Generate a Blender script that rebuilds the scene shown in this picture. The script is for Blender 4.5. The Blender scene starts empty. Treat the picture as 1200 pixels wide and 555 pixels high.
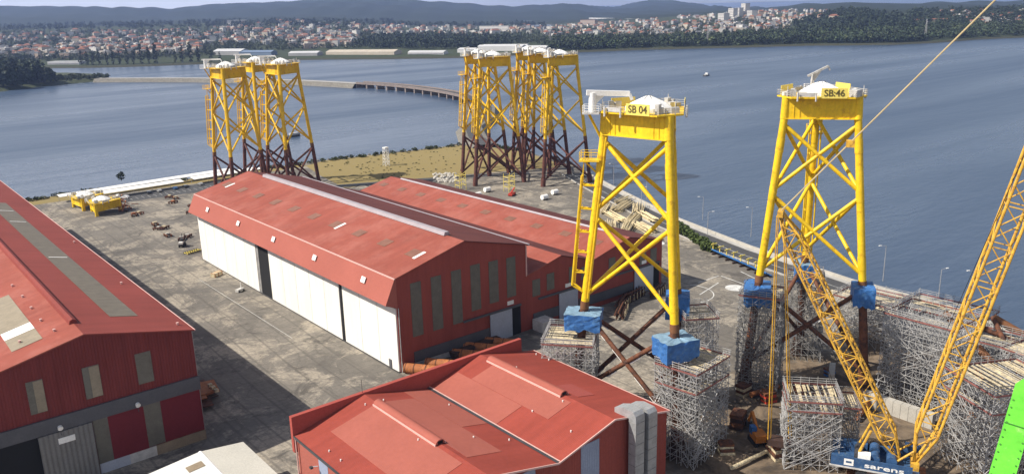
import bpy, math, random
import numpy as np
from mathutils import Vector, Matrix
random.seed(7); rng = np.random.default_rng(7)
sc = bpy.context.scene
COL = sc.collection
PI = math.pi
# ------------------------------------------------------------------ camera
FPX, PITCH, ROLL, YAW, CAMH = 985.0, math.radians(15.3225), math.radians(-1.546), math.radians(39.101), 90.0
_hd = np.array([math.sin(YAW), math.cos(YAW), 0]); _r = np.array([math.cos(YAW), -math.sin(YAW), 0]); _z = np.array([0, 0, 1.])
CF = math.cos(PITCH)*_hd - math.sin(PITCH)*_z
_u = math.sin(PITCH)*_hd + math.cos(PITCH)*_z
CR = math.cos(ROLL)*_r + math.sin(ROLL)*_u
CU = -math.sin(ROLL)*_r + math.cos(ROLL)*_u
CO = np.array([0, 0, CAMH])
cam = bpy.data.cameras.new('camera'); camo = bpy.data.objects.new('camera', cam); COL.objects.link(camo)
cam.sensor_width = 36; cam.lens = FPX/1200*36; cam.clip_start = .5; cam.clip_end = 60000
camo.matrix_world = Matrix(((CR[0], CU[0], -CF[0], 0), (CR[1], CU[1], -CF[1], 0), (CR[2], CU[2], -CF[2], CAMH), (0, 0, 0, 1)))
sc.camera = camo
def ray(x, y): return CF + CR*(x-600)/FPX - CU*(y-277.5)/FPX
def at(x, y, z=0.):                       # point of height z seen in direction (x, y)
    d = ray(x, y); return CO + d*((z-CAMH)/d[2])
# ------------------------------------------------------------------ light
SUN = Vector((-.64, .31, .70)).normalized()
w = bpy.data.worlds.new('World'); sc.world = w; w.use_nodes = True
nt = w.node_tree; bg = nt.nodes['Background']
sky = nt.nodes.new('ShaderNodeTexSky'); sky.sky_type = 'NISHITA'; sky.sun_disc = False
sky.sun_elevation = math.asin(SUN.z); sky.sun_rotation = math.atan2(SUN.x, SUN.y) % (2*PI)
sky.altitude = 50; sky.air_density = 1.0; sky.dust_density = 1.6; sky.ozone_density = 1.2
tcw = nt.nodes.new('ShaderNodeTexCoord'); mpw = nt.nodes.new('ShaderNodeMapping'); mpw.inputs['Scale'].default_value = (2.2, 2.2, 7); nt.links.new(tcw.outputs['Generated'], mpw.inputs['Vector'])
cln = nt.nodes.new('ShaderNodeTexNoise'); cln.inputs['Scale'].default_value = 1.6; cln.inputs['Detail'].default_value = 7; cln.inputs['Roughness'].default_value = .6; nt.links.new(mpw.outputs[0], cln.inputs['Vector'])
clr = nt.nodes.new('ShaderNodeMapRange'); nt.links.new(cln.outputs[0], clr.inputs[0]); clr.inputs[1].default_value = .44; clr.inputs[2].default_value = .60; clr.inputs[3].default_value = .66; clr.inputs[4].default_value = .9
sxw = nt.nodes.new('ShaderNodeSeparateXYZ'); nt.links.new(tcw.outputs['Generated'], sxw.inputs[0])
clz = nt.nodes.new('ShaderNodeMapRange'); nt.links.new(sxw.outputs[2], clz.inputs[0]); clz.inputs[1].default_value = .16; clz.inputs[2].default_value = .5; clz.inputs[3].default_value = 1; clz.inputs[4].default_value = .12
cly = nt.nodes.new('ShaderNodeMath'); cly.operation = 'MULTIPLY'; nt.links.new(clr.outputs[0], cly.inputs[0]); nt.links.new(clz.outputs[0], cly.inputs[1])
clx = nt.nodes.new('ShaderNodeMapRange'); nt.links.new(sxw.outputs[0], clx.inputs[0]); clx.inputs[1].default_value = .25; clx.inputs[2].default_value = .92; clx.inputs[3].default_value = 1.25; clx.inputs[4].default_value = .45
clw = nt.nodes.new('ShaderNodeMath'); clw.operation = 'MULTIPLY'; clw.use_clamp = True; nt.links.new(cly.outputs[0], clw.inputs[0]); nt.links.new(clx.outputs[0], clw.inputs[1])
clm = nt.nodes.new('ShaderNodeMix'); clm.data_type = 'RGBA'; nt.links.new(clw.outputs[0], clm.inputs[0]); nt.links.new(sky.outputs[0], clm.inputs[6]); clm.inputs[7].default_value = (12.5, 12.7, 13.2, 1)
nt.links.new(clm.outputs[2], bg.inputs[0]); bg.inputs[1].default_value = .064
sl = bpy.data.lights.new('sun', 'SUN'); sl.energy = 4.9; sl.angle = math.radians(.53); sl.color = (1, .93, .82)
so = bpy.data.objects.new('sun', sl); so.rotation_euler = SUN.to_track_quat('Z', 'Y').to_euler(); so.location = (0, 0, 300); COL.objects.link(so)
vs = sc.view_settings; vs.view_transform = 'Standard'; vs.look = 'None'; vs.exposure = .55; vs.gamma = 1; vs.use_curve_mapping = False
sc.render.engine = 'CYCLES'
cy = sc.cycles; cy.use_denoising = True; cy.max_bounces = 5; cy.diffuse_bounces = 2; cy.glossy_bounces = 2; cy.transmission_bounces = 2
cy.volume_bounces = 0; cy.transparent_max_bounces = 6; cy.caustics_reflective = False; cy.caustics_refractive = False
try: cy.denoiser = 'OPENIMAGEDENOISE'; cy.denoising_prefilter = 'ACCURATE'
except Exception: pass
sc.render.filter_size = 1.15
# ------------------------------------------------------------------ materials
def lin(c):
    c = c/255.; return c/12.92 if c <= .04045 else ((c+.055)/1.055)**2.4
def S(r, g, b): return (lin(r), lin(g), lin(b), 1)
MATS = {}
def mat(name, col, rough=.6, metal=0., var=.18, vs=.25, fine=.10, fs=3., bump=None, tint=None, tfac=.0, streak=None, spec=.3, coord='Object'):
    """albedo col with two octaves of brightness variation, an optional second colour in patches, streaks, ribs"""
    m = bpy.data.materials.new(name); m.use_nodes = True; n = m.node_tree.nodes; L = m.node_tree.links
    b = n['Principled BSDF']; b.inputs['Roughness'].default_value = rough; b.inputs['Metallic'].default_value = metal
    b.inputs['Specular IOR Level'].default_value = spec
    tc = n.new('ShaderNodeTexCoord'); src = tc.outputs['Object']
    if coord == 'Position':
        g = n.new('ShaderNodeNewGeometry'); src = g.outputs['Position']
    def noise(scale, detail=4, vec=src, rg=.6):
        t = n.new('ShaderNodeTexNoise'); t.inputs['Scale'].default_value = scale; t.inputs['Detail'].default_value = detail; t.inputs['Roughness'].default_value = rg
        L.new(vec, t.inputs['Vector']); return t.outputs[0]
    def ramp(fac, a, bb, lo, hi):
        r = n.new('ShaderNodeMapRange'); L.new(fac, r.inputs[0]); r.inputs[1].default_value = a; r.inputs[2].default_value = bb
        r.inputs[3].default_value = lo; r.inputs[4].default_value = hi; return r.outputs[0]
    def mul(a, bb):
        r = n.new('ShaderNodeMath'); r.operation = 'MULTIPLY'; L.new(a, r.inputs[0]); L.new(bb, r.inputs[1]); return r.outputs[0]
    v = ramp(noise(vs), .3, .7, 1-var, 1+var)
    v = mul(v, ramp(noise(fs, 3), .3, .7, 1-fine, 1+fine))
    if streak:
        mp = n.new('ShaderNodeMapping'); mp.inputs['Scale'].default_value = streak[0]; L.new(src, mp.inputs['Vector'])
        v = mul(v, ramp(noise(1., 4, mp.outputs[0]), .3, .7, 1-streak[1], 1+streak[1]))
    base = n.new('ShaderNodeRGB'); base.outputs[0].default_value = tuple(col)
    c = base.outputs[0]
    if tint:
        mx = n.new('ShaderNodeMix'); mx.data_type = 'RGBA'; mx.inputs[7].default_value = tuple(tint); L.new(c, mx.inputs[6])
        L.new(ramp(noise(vs*2.3, 6, rg=.7), .62-tfac*.5, .78-tfac*.5, 0, 1), mx.inputs[0]); c = mx.outputs[2]
    h = n.new('ShaderNodeVectorMath'); h.operation = 'SCALE'; L.new(c, h.inputs[0]); L.new(v, h.inputs[3])
    L.new(h.outputs[0], b.inputs['Base Color'])
    if bump:
        kind, sc_, dist = bump
        bp = n.new('ShaderNodeBump'); bp.inputs['Distance'].default_value = dist; bp.inputs['Strength'].default_value = 1
        if kind == 'noise': L.new(noise(sc_, 4), bp.inputs['Height'])
        else:
            wv = n.new('ShaderNodeTexWave'); wv.wave_type = 'BANDS'; wv.bands_direction = kind; wv.inputs['Scale'].default_value = sc_; L.new(src, wv.inputs['Vector']); L.new(wv.outputs[1], bp.inputs['Height'])
        L.new(bp.outputs[0], b.inputs['Normal'])
    MATS[name] = m; return m
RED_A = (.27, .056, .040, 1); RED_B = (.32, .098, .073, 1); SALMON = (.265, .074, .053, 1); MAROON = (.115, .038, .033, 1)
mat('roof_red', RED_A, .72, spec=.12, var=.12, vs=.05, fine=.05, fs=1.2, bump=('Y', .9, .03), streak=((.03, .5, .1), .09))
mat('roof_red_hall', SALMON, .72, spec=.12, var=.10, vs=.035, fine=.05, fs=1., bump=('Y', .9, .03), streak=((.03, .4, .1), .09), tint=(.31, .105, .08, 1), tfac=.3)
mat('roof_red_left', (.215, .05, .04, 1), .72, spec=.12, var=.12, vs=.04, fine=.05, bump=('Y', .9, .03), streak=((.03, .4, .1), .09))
mat('roof_patch', RED_B, .72, spec=.12, var=.08, vs=.08, fine=.05, fs=1.2, bump=('Y', .9, .03))
mat('roof_patch_deep', (.31, .075, .062, 1), .72, spec=.12, var=.08, vs=.08, fine=.05)
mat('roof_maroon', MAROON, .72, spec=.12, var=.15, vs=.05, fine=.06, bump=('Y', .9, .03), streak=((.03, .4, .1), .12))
mat('wall_red', (.275, .066, .050, 1), .72, spec=.12, var=.10, vs=.06, bump=('X', .8, .05), streak=((.6, .6, .04), .10))
mat('wall_red_dark', (.17, .036, .033, 1), .72, spec=.12, var=.12, vs=.06, bump=('X', .55, .10), streak=((.8, .6, .04), .14))
mat('wall_red_plain', (.145, .022, .028, 1), .72, spec=.12, var=.08)
mat('fascia_red', (.32, .10, .076, 1), .72, spec=.12, var=.08, vs=.06, bump=('Y', .8, .03))
mat('fascia_deep', (.32, .07, .055, 1), .72, spec=.12, var=.08, vs=.06)
mat('white_sheet', (.76, .75, .71, 1), .5, var=.05, vs=.05, fine=.03, bump=('Y', .6, .04), streak=((1, .5, .03), .06))
mat('white_paint', (.78, .77, .74, 1), .45, var=.05)
mat('white_roof', (.62, .62, .59, 1), .5, var=.08, vs=.08, bump=('Y', .5, .05))
mat('beige_roof', (.50, .48, .42, 1), .5, var=.08, vs=.08)
mat('grey_band', (.085, .085, .095, 1), .6, var=.12)
mat('grey_sheet', (.17, .165, .16, 1), .5, var=.10, bump=('X', .35, .18))
mat('pale_door', (.36, .39, .46, 1), .5, var=.08)
mat('roof_light', (.20, .092, .06, 1), .45, var=.2, vs=.5)
mat('skylight', (.13, .112, .085, 1), .65, var=.16, vs=.5, streak=((.1, .9, .1), .12))
mat('skylight_lit', (.25, .21, .15, 1), .6, var=.12, vs=.5)  # paler copy of skylight, sunlight on the west slope put into its colour
mat('green_glazing', (.125, .118, .098, 1), .3, var=.15, vs=.5)
mat('bluegrey_sheet', (.26, .30, .40, 1), .5, var=.06, bump=('X', .6, .04))
mat('zinc', (.38, .39, .40, 1), .45, .4, var=.15, vs=.6)
mat('ridge_metal', (.36, .32, .34, 1), .5, .2, var=.10)
mat('trim_pink', (.60, .38, .34, 1), .5, var=.06)
mat('dark_void', (.012, .012, .013, 1), .9, var=.1)
mat('tan_concrete', (.24, .19, .13, 1), .8)
mat('bridge_stone', (.20, .165, .15, 1), .85, var=.15)
mat('concrete', (.40, .38, .34, 1), .85, var=.15, vs=.3)
mat('yellow', (.73, .485, .016, 1), .45, var=.12, vs=.22, fine=.10, fs=1.5, tint=(.46, .24, .02, 1), tfac=.16, streak=((1.2, 1.2, .08), .10))
mat('yellow_far', (.70, .43, .016, 1), .45, var=.14, vs=.2, tint=(.40, .2, .02, 1), tfac=.15)
mat('yellow_crane', (.60, .35, .045, 1), .5, var=.15, vs=.6, tint=(.33, .16, .04, 1), tfac=.25)
mat('yellow_sign', (.72, .58, .13, 1), .5, var=.03)
mat('sign_dark', (.10, .08, .03, 1), .5)
mat('rust', (.135, .052, .026, 1), .75, var=.25, vs=.35, fine=.15, tint=(.055, .028, .02, 1), tfac=.35)
mat('rust_far', (.105, .038, .028, 1), .75, var=.25, vs=.25, tint=(.05, .022, .02, 1), tfac=.3)
mat('rust_bright', (.36, .13, .045, 1), .75, var=.25, vs=.6, tint=(.15, .06, .03, 1), tfac=.2)
mat('rust_dark', (.05, .028, .022, 1), .75, var=.3, vs=.8)
mat('brown_primer', (.16, .07, .03, 1), .7, var=.2)
mat('galvanised', (.40, .395, .39, 1), .5, .25, var=.3, vs=.45, fine=.2, fs=2.)
mat('galvanised_dull', (.27, .265, .26, 1), .55, .2, var=.3, vs=.45, fine=.2)
mat('planks', (.56, .47, .30, 1), .8, var=.35, vs=1.2, fine=.25, fs=4., tint=(.30, .26, .2, 1), tfac=.3)
mat('pale_tube', (.60, .50, .31, 1), .7, var=.25, vs=.6)
mat('toe_red', (.22, .085, .075, 1), .7, var=.25, vs=.5)
mat('tarp_blue', (.036, .125, .33, 1), .45, var=.25, vs=.5, fine=.15, fs=2.5, bump=('noise', .8, .08), tint=(.08, .18, .33, 1), tfac=.2)
mat('tarp_navy', (.022, .03, .25, 1), .4, var=.3, vs=.7, bump=('noise', .8, .4))
mat('tarp_grey', (.17, .27, .36, 1), .5, var=.25, vs=.6, bump=('noise', .8, .1))
mat('cover_white', (.78, .78, .76, 1), .55, var=.04, bump=('noise', .5, .15))
mat('equip_grey', (.48, .47, .45, 1), .5, var=.2, vs=.8)
mat('crane_blue', (.035, .085, .19, 1), .4, var=.2, vs=.8, tint=(.10, .15, .2, 1), tfac=.15)
mat('black', (.02, .02, .022, 1), .6)
mat('green_boom', (.105, .49, .032, 1), .38, var=.12, vs=.5, fine=.08, fs=4, streak=((.5, .5, 1.6), .12), tint=(.30, .66, .16, 1), tfac=.12)
mat('green_dark', (.03, .16, .015, 1), .5)
mat('steel_dark', (.07, .07, .075, 1), .5, .4)
mat('rope', (.42, .33, .18, 1), .6)
mat('road_asphalt', (.062, .062, .064, 1), .85, var=.15, vs=.2, coord='Position')
mat('kerb', (.36, .35, .33, 1), .85, var=.12)
mat('marking', (.52, .52, .50, 1), .7, var=.25, vs=.4, fine=.2, coord='Position')
mat('rock', (.15, .14, .12, 1), .9, var=.4, vs=.5, fine=.2)
mat('scrub', (.045, .055, .022, 1), .9, var=.45, vs=.25, fine=.3, fs=1.2, coord='Position')
mat('leaf_wood', (.030, .046, .022, 1), .8, var=.7, vs=.03, fine=.45, fs=.12, coord='Position', tint=(.075, .085, .032, 1), tfac=.2)
mat('leaf_dark', (.022, .034, .018, 1), .8, var=.5, vs=.05, fine=.35, fs=.2, coord='Position')
mat('leaf_town', (.042, .055, .028, 1), .8, var=.6, vs=.03, fine=.35, fs=.15, coord='Position')
mat('leaf_hedge', (.06, .085, .022, 1), .8, var=.5, vs=.4, fine=.35, fs=1.5, coord='Position')
mat('bark', (.06, .045, .03, 1), .9)
mat('plaster_white', (.52, .50, .47, 1), .7, var=.10, vs=.08)
mat('plaster_cream', (.42, .37, .30, 1), .7, var=.10, vs=.08)
mat('plaster_peach', (.36, .28, .22, 1), .7, var=.10, vs=.08)
mat('plaster_grey', (.28, .28, .28, 1), .7, var=.10, vs=.08)
mat('tiles', (.24, .105, .066, 1), .8, var=.25, vs=.1)
mat('tiles_brown', (.19, .10, .07, 1), .8, var=.25, vs=.1)
mat('slate', (.16, .16, .18, 1), .7, var=.2, vs=.1)
mat('shed_white', (.48, .48, .48, 1), .5, var=.06, vs=.05)
mat('shed_blue', (.14, .19, .27, 1), .5, var=.06, vs=.05)
mat('car_white', (.75, .75, .75, 1), .25, spec=.5, var=.02)
mat('glass_dark', (.03, .035, .04, 1), .1, spec=.6)
mat('red_paint', (.45, .05, .03, 1), .5)
mat('orange_paint', (.50, .17, .03, 1), .5, var=.25)
mat('blue_paint', (.03, .12, .32, 1), .45)

def custom(name):
    m = bpy.data.materials.new(name); m.use_nodes = True; MATS[name] = m
    return m, m.node_tree.nodes, m.node_tree.links, m.node_tree.nodes['Principled BSDF']
def N(n, t, **k):
    o = n.new(t)
    for a, b in k.items(): setattr(o, a, b)
    return o
# yard: asphalt and worn concrete with pale dust patches, stains and joints
m, n, L, b = custom('yard_ground')
g = N(n, 'ShaderNodeNewGeometry'); P = g.outputs['Position']
def nz(scale, det=5, rg=.6, vec=P, dist=0):
    t = N(n, 'ShaderNodeTexNoise'); t.inputs['Scale'].default_value = scale; t.inputs['Detail'].default_value = det; t.inputs['Roughness'].default_value = rg; t.inputs['Distortion'].default_value = dist
    L.new(vec, t.inputs['Vector']); return t.outputs[0]
def mr(f, a, bb, lo=0., hi=1.):
    r = N(n, 'ShaderNodeMapRange'); L.new(f, r.inputs[0])
    for i, q in enumerate((a, bb, lo, hi)): r.inputs[i+1].default_value = q
    return r.outputs[0]
def mixc(f, a, bb):
    x = N(n, 'ShaderNodeMix', data_type='RGBA'); L.new(f, x.inputs[0])
    for i, q in ((6, a), (7, bb)):
        if isinstance(q, tuple): x.inputs[i].default_value = q
        else: L.new(q, x.inputs[i])
    return x.outputs[2]
c = mixc(mr(nz(.022, 6, .65, dist=.3), .38, .62), (.122, .112, .10, 1), (.225, .204, .174, 1))
c = mixc(mr(nz(.05, 12, .80, dist=.5), .49, .55), c, (.38, .335, .268, 1))
c = mixc(mr(nz(.09, 7, .75, dist=.6), .55, .64), c, (.082, .074, .066, 1))
c = mixc(mr(nz(.7, 8, .8), .42, .68, 0, .6), c, (.095, .087, .077, 1))
vor = N(n, 'ShaderNodeTexVoronoi', feature='DISTANCE_TO_EDGE'); vor.inputs['Scale'].default_value = .075
vadd = N(n, 'ShaderNodeVectorMath', operation='MULTIPLY_ADD'); ntx = N(n, 'ShaderNodeTexNoise'); ntx.inputs['Scale'].default_value = .12; ntx.inputs['Detail'].default_value = 6; L.new(P, ntx.inputs['Vector']); L.new(ntx.outputs[1], vadd.inputs[0]); vadd.inputs[1].default_value = (14, 14, 0); L.new(P, vadd.inputs[2]); L.new(vadd.outputs[0], vor.inputs['Vector'])
c = mixc(mr(vor.outputs[0], .006, .02, .32, 0), c, (.055, .05, .045, 1))
bk_ = N(n, 'ShaderNodeTexBrick'); bk_.inputs['Scale'].default_value = .09; bk_.inputs['Mortar Size'].default_value = .012; bk_.inputs['Color1'].default_value = (0, 0, 0, 1); bk_.inputs['Color2'].default_value = (0, 0, 0, 1); bk_.inputs['Mortar'].default_value = (1, 1, 1, 1); L.new(P, bk_.inputs['Vector'])
bw_ = N(n, 'ShaderNodeRGBToBW'); L.new(bk_.outputs[0], bw_.inputs[0]); c = mixc(mr(bw_.outputs[0], 0, 1, 0, .2), c, (.06, .055, .05, 1))
wvt = N(n, 'ShaderNodeTexWave', wave_type='BANDS', bands_direction='X'); wvt.inputs['Scale'].default_value = .05; wvt.inputs['Distortion'].default_value = 9; wvt.inputs['Detail'].default_value = 1; wvt.inputs['Detail Scale'].default_value = .12; L.new(P, wvt.inputs['Vector'])
c = mixc(mr(wvt.outputs[1], .965, .995, 0, .45), c, (.07, .064, .058, 1))
mp = N(n, 'ShaderNodeMapping'); mp.inputs['Scale'].default_value = (.5, .02, 1); L.new(P, mp.inputs['Vector'])
c = mixc(mr(nz(1., 4, .6, mp.outputs[0], .5), .55, .75, 0, .55), c, (.075, .068, .06, 1))
c = mixc(mr(nz(.9, 4, .7), .35, .7, 0, .5), c, (.13, .12, .105, 1))
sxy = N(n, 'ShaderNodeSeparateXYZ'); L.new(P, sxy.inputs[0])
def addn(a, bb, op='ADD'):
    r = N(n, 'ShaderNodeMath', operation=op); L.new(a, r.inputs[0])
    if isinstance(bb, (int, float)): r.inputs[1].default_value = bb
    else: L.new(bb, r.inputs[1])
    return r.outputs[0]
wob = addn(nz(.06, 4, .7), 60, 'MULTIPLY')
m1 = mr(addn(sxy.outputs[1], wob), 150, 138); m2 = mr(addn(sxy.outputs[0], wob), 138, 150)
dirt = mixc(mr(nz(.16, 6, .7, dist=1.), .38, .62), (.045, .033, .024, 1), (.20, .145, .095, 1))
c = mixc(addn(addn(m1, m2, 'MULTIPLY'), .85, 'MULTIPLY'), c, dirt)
L.new(c, b.inputs['Base Color']); b.inputs['Roughness'].default_value = .85; b.inputs['Specular IOR Level'].default_value = .2
# dry grass
m, n, L, b = custom('dry_grass'); g = N(n, 'ShaderNodeNewGeometry'); P = g.outputs['Position']
c = mixc(mr(nz(.03, 6, .65, dist=.8), .34, .58), (.13, .11, .045, 1), (.36, .275, .125, 1))
c = mixc(mr(nz(.12, 6, .7), .5, .72), c, (.42, .34, .19, 1))
c = mixc(mr(nz(.09, 7, .75), .52, .66), c, (.075, .07, .028, 1))
L.new(c, b.inputs['Base Color']); b.inputs['Roughness'].default_value = .95; b.inputs['Specular IOR Level'].default_value = .1
# water
m, n, L, b = custom('water'); g = N(n, 'ShaderNodeNewGeometry'); P = g.outputs['Position']
c = mixc(mr(nz(.0025, 4, .6, dist=.5), .35, .65), (.042, .068, .115, 1), (.056, .084, .132, 1))
L.new(c, b.inputs['Base Color']); b.inputs['IOR'].default_value = 1.33; b.inputs['Specular IOR Level'].default_value = .5
mp = N(n, 'ShaderNodeMapping'); mp.inputs['Rotation'].default_value = (0, 0, math.radians(25)); mp.inputs['Scale'].default_value = (.35, 1, 1); L.new(P, mp.inputs['Vector'])
h1 = nz(.35, 3, .6, mp.outputs[0]); h2 = nz(.06, 3, .6, mp.outputs[0])
ad = N(n, 'ShaderNodeMath', operation='MULTIPLY_ADD'); L.new(h2, ad.inputs[0]); ad.inputs[1].default_value = 2.5; L.new(h1, ad.inputs[2])
bp = N(n, 'ShaderNodeBump'); bp.inputs['Strength'].default_value = .30; bp.inputs['Distance'].default_value = 1.1; L.new(ad.outputs[0], bp.inputs['Height']); L.new(bp.outputs[0], b.inputs['Normal'])
mp2 = N(n, 'ShaderNodeMapping'); mp2.inputs['Rotation'].default_value = (0, 0, math.radians(-35)); mp2.inputs['Scale'].default_value = (.12, 1, 1); L.new(P, mp2.inputs['Vector'])
L.new(mr(nz(.008, 5, .6, mp2.outputs[0], .6), .35, .65, .22, .42), b.inputs['Roughness'])
# far land: meadow, wood and beach by height
m, n, L, b = custom('far_land'); g = N(n, 'ShaderNodeNewGeometry'); P = g.outputs['Position']
c = mixc(mr(nz(.004, 6, .7), .42, .60), (.030, .042, .022, 1), (.075, .085, .042, 1))
c = mixc(mr(nz(.02, 5, .7), .55, .7), c, (.12, .115, .075, 1))
c = mixc(mr(nz(.03, 4, .7), .3, .7, 0, .5), c, (.022, .032, .018, 1))
sx = N(n, 'ShaderNodeSeparateXYZ'); L.new(P, sx.inputs[0])
c = mixc(mr(sx.outputs[2], .3, 1.2), mixc(mr(nz(.006, 4, .6), .56, .64), (.05, .05, .032, 1), (.30, .27, .2, 1)), c)
L.new(c, b.inputs['Base Color']); b.inputs['Roughness'].default_value = .95; b.inputs['Specular IOR Level'].default_value = .1
m, n, L, b = custom('far_hill'); g = N(n, 'ShaderNodeNewGeometry'); P = g.outputs['Position']
c = mixc(mr(nz(.0016, 6, .7), .40, .62), (.012, .018, .012, 1), (.032, .042, .022, 1))
c = mixc(mr(nz(.008, 6, .75), .60, .72), c, (.11, .105, .07, 1))
L.new(c, b.inputs['Base Color']); b.inputs['Roughness'].default_value = .95; b.inputs['Specular IOR Level'].default_value = .1

# ------------------------------------------------------------------ mesh helper
ORG = {}
class MB:
    def __init__(s): s.v = []; s.f = []; s.m = []; s.mi = 0
    def add(s, vs, fs):
        o = len(s.v); s.v += [tuple(map(float, p)) for p in vs]
        for f in fs: s.f.append([i+o for i in f]); s.m.append(s.mi)
        return s
    def bx(s, x0, x1, y0, y1, z0, z1):
        return s.add([(x0, y0, z0), (x1, y0, z0), (x1, y1, z0), (x0, y1, z0), (x0, y0, z1), (x1, y0, z1), (x1, y1, z1), (x0, y1, z1)],
                     [(3, 2, 1, 0), (4, 5, 6, 7), (0, 1, 5, 4), (1, 2, 6, 5), (2, 3, 7, 6), (3, 0, 4, 7)])
    def box(s, c, d, rz=0):
        k, q = math.cos(rz), math.sin(rz); vs = []
        for z in (-.5, .5):
            for x, y in ((-.5, -.5), (.5, -.5), (.5, .5), (-.5, .5)):
                X, Y = x*d[0], y*d[1]; vs.append((c[0]+k*X-q*Y, c[1]+q*X+k*Y, c[2]+z*d[2]))
        return s.add(vs, [(3, 2, 1, 0), (4, 5, 6, 7), (0, 1, 5, 4), (1, 2, 6, 5), (2, 3, 7, 6), (3, 0, 4, 7)])
    def frame(s, p0, p1, up=(0, 0, 1)):
        a = Vector(p1)-Vector(p0); a.normalize(); u = Vector(up)
        if abs(a.dot(u)) > .98: u = Vector((1, 0, 0))
        x = a.cross(u).normalized(); return a, x, x.cross(a)
    def tube(s, p0, p1, r0, r1=None, n=8, cap=True):
        r1 = r0 if r1 is None else r1; p0 = Vector(p0); p1 = Vector(p1); a, x, y = s.frame(p0, p1); vs = []
        for p, r in ((p0, r0), (p1, r1)):
            for k in range(n):
                t = 2*PI*(k+.5)/n; vs.append(p+x*(r*math.cos(t))+y*(r*math.sin(t)))
        fs = [(k, (k+1) % n, n+(k+1) % n, n+k) for k in range(n)]
        if cap: fs += [tuple(range(n-1, -1, -1)), tuple(range(n, 2*n))]
        return s.add(vs, fs)
    def bar(s, p0, p1, wd, ht, up=(0, 0, 1)):
        p0 = Vector(p0); p1 = Vector(p1); a, x, y = s.frame(p0, p1, up); vs = []
        for p in (p0, p1):
            for i, j in ((-1, -1), (1, -1), (1, 1), (-1, 1)): vs.append(p+x*(i*wd/2)+y*(j*ht/2))
        return s.add(vs, [(3, 2, 1, 0), (4, 5, 6, 7), (0, 1, 5, 4), (1, 2, 6, 5), (2, 3, 7, 6), (3, 0, 4, 7)])
    def ext(s, pts, vec):                # a flat polygon given thickness along vec
        n = len(pts); v = Vector(vec); q = [Vector(p) for p in pts]; q2 = [p+v for p in q]
        return s.add(q+q2, [tuple(range(n-1, -1, -1)), tuple(range(n, 2*n))]+[(i, (i+1) % n, n+(i+1) % n, n+i) for i in range(n)])
    def poly(s, pts): return s.add(pts, [tuple(range(len(pts)))])
    def ell(s, c, r, n=10, k=6, z0=-1.):
        vs = []; fs = []
        for j in range(k+1):
            t = math.asin(max(-1, min(1, z0+(1-z0)*j/k))) if z0 > -1 else -PI/2+PI*j/k
            for i in range(n):
                a = 2*PI*i/n; vs.append((c[0]+r[0]*math.cos(t)*math.cos(a), c[1]+r[1]*math.cos(t)*math.sin(a), c[2]+r[2]*math.sin(t)))
        for j in range(k):
            for i in range(n): fs.append((j*n+i, j*n+(i+1) % n, (j+1)*n+(i+1) % n, (j+1)*n+i))
        return s.add(vs, fs)
    def build(s, name, mats, parent=None, smooth=None, world=False):
        me = bpy.data.meshes.new(name); o = (0, 0, 0)
        vs = s.v
        if world and parent is not None:
            q = parent
            while q.parent: q = q.parent
            o = ORG[q.name]; vs = [(a-o[0], b_-o[1], c_-o[2]) for a, b_, c_ in vs]
        me.from_pydata(vs, [], s.f)
        if isinstance(mats, str): mats = [mats]
        for k in mats: me.materials.append(MATS[k])
        if len(mats) > 1: me.polygons.foreach_set('material_index', s.m)
        if smooth:
            me.polygons.foreach_set('use_smooth', [True]*len(s.f)); me.set_sharp_from_angle(angle=math.radians(smooth))
        ob = bpy.data.objects.new(name, me); COL.objects.link(ob)
        if parent is not None: ob.parent = parent
        return ob
def tag(o, label=None, cat=None, group=None, kind=None):
    for k, v in (('label', label), ('category', cat), ('group', group), ('kind', kind)):
        if v: o[k] = v
    return o
def thing(name, label, cat, loc=(0, 0, 0), rz=0, group=None):
    o = bpy.data.objects.new(name, None); COL.objects.link(o); o.location = loc; o.rotation_euler = (0, 0, rz); o.empty_display_size = .5
    ORG[o.name] = loc; return tag(o, label, cat, group)
def copy_tree(o, parent=None):
    c = o.copy(); COL.objects.link(c)
    if parent is not None: c.parent = parent
    for ch in list(o.children): copy_tree(ch, c)
    return c
def struct(name, mb, m, smooth=None): return tag(mb.build(name, m, smooth=smooth), kind='structure')
def text(body, size, m, parent, mw, name='lettering', depth=.04, sx=1.):
    cu = bpy.data.curves.new(name, 'FONT'); cu.body = body; cu.size = size; cu.align_x = 'CENTER'; cu.align_y = 'CENTER'; cu.extrude = depth; cu.offset = .012*size
    t = bpy.data.objects.new('tmp', cu); COL.objects.link(t)
    me = bpy.data.meshes.new_from_object(t.evaluated_get(bpy.context.evaluated_depsgraph_get())); COL.objects.unlink(t); bpy.data.objects.remove(t)
    me.materials.clear(); me.materials.append(MATS[m]); me.name = name
    o = bpy.data.objects.new(name, me); COL.objects.link(o); o.parent = parent
    o.matrix_local = mw @ Matrix.Diagonal((sx, 1, 1, 1)); return o
def facing(pos, nrm):                     # matrix: text plane at pos, facing horizontal direction nrm
    nv = Vector((nrm[0], nrm[1], 0)).normalized(); x = Vector((-nv.y, nv.x, 0))
    return Matrix(((x.x, 0, nv.x, pos[0]), (x.y, 0, nv.y, pos[1]), (0, 1, 0, pos[2]), (0, 0, 0, 1)))

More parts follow.
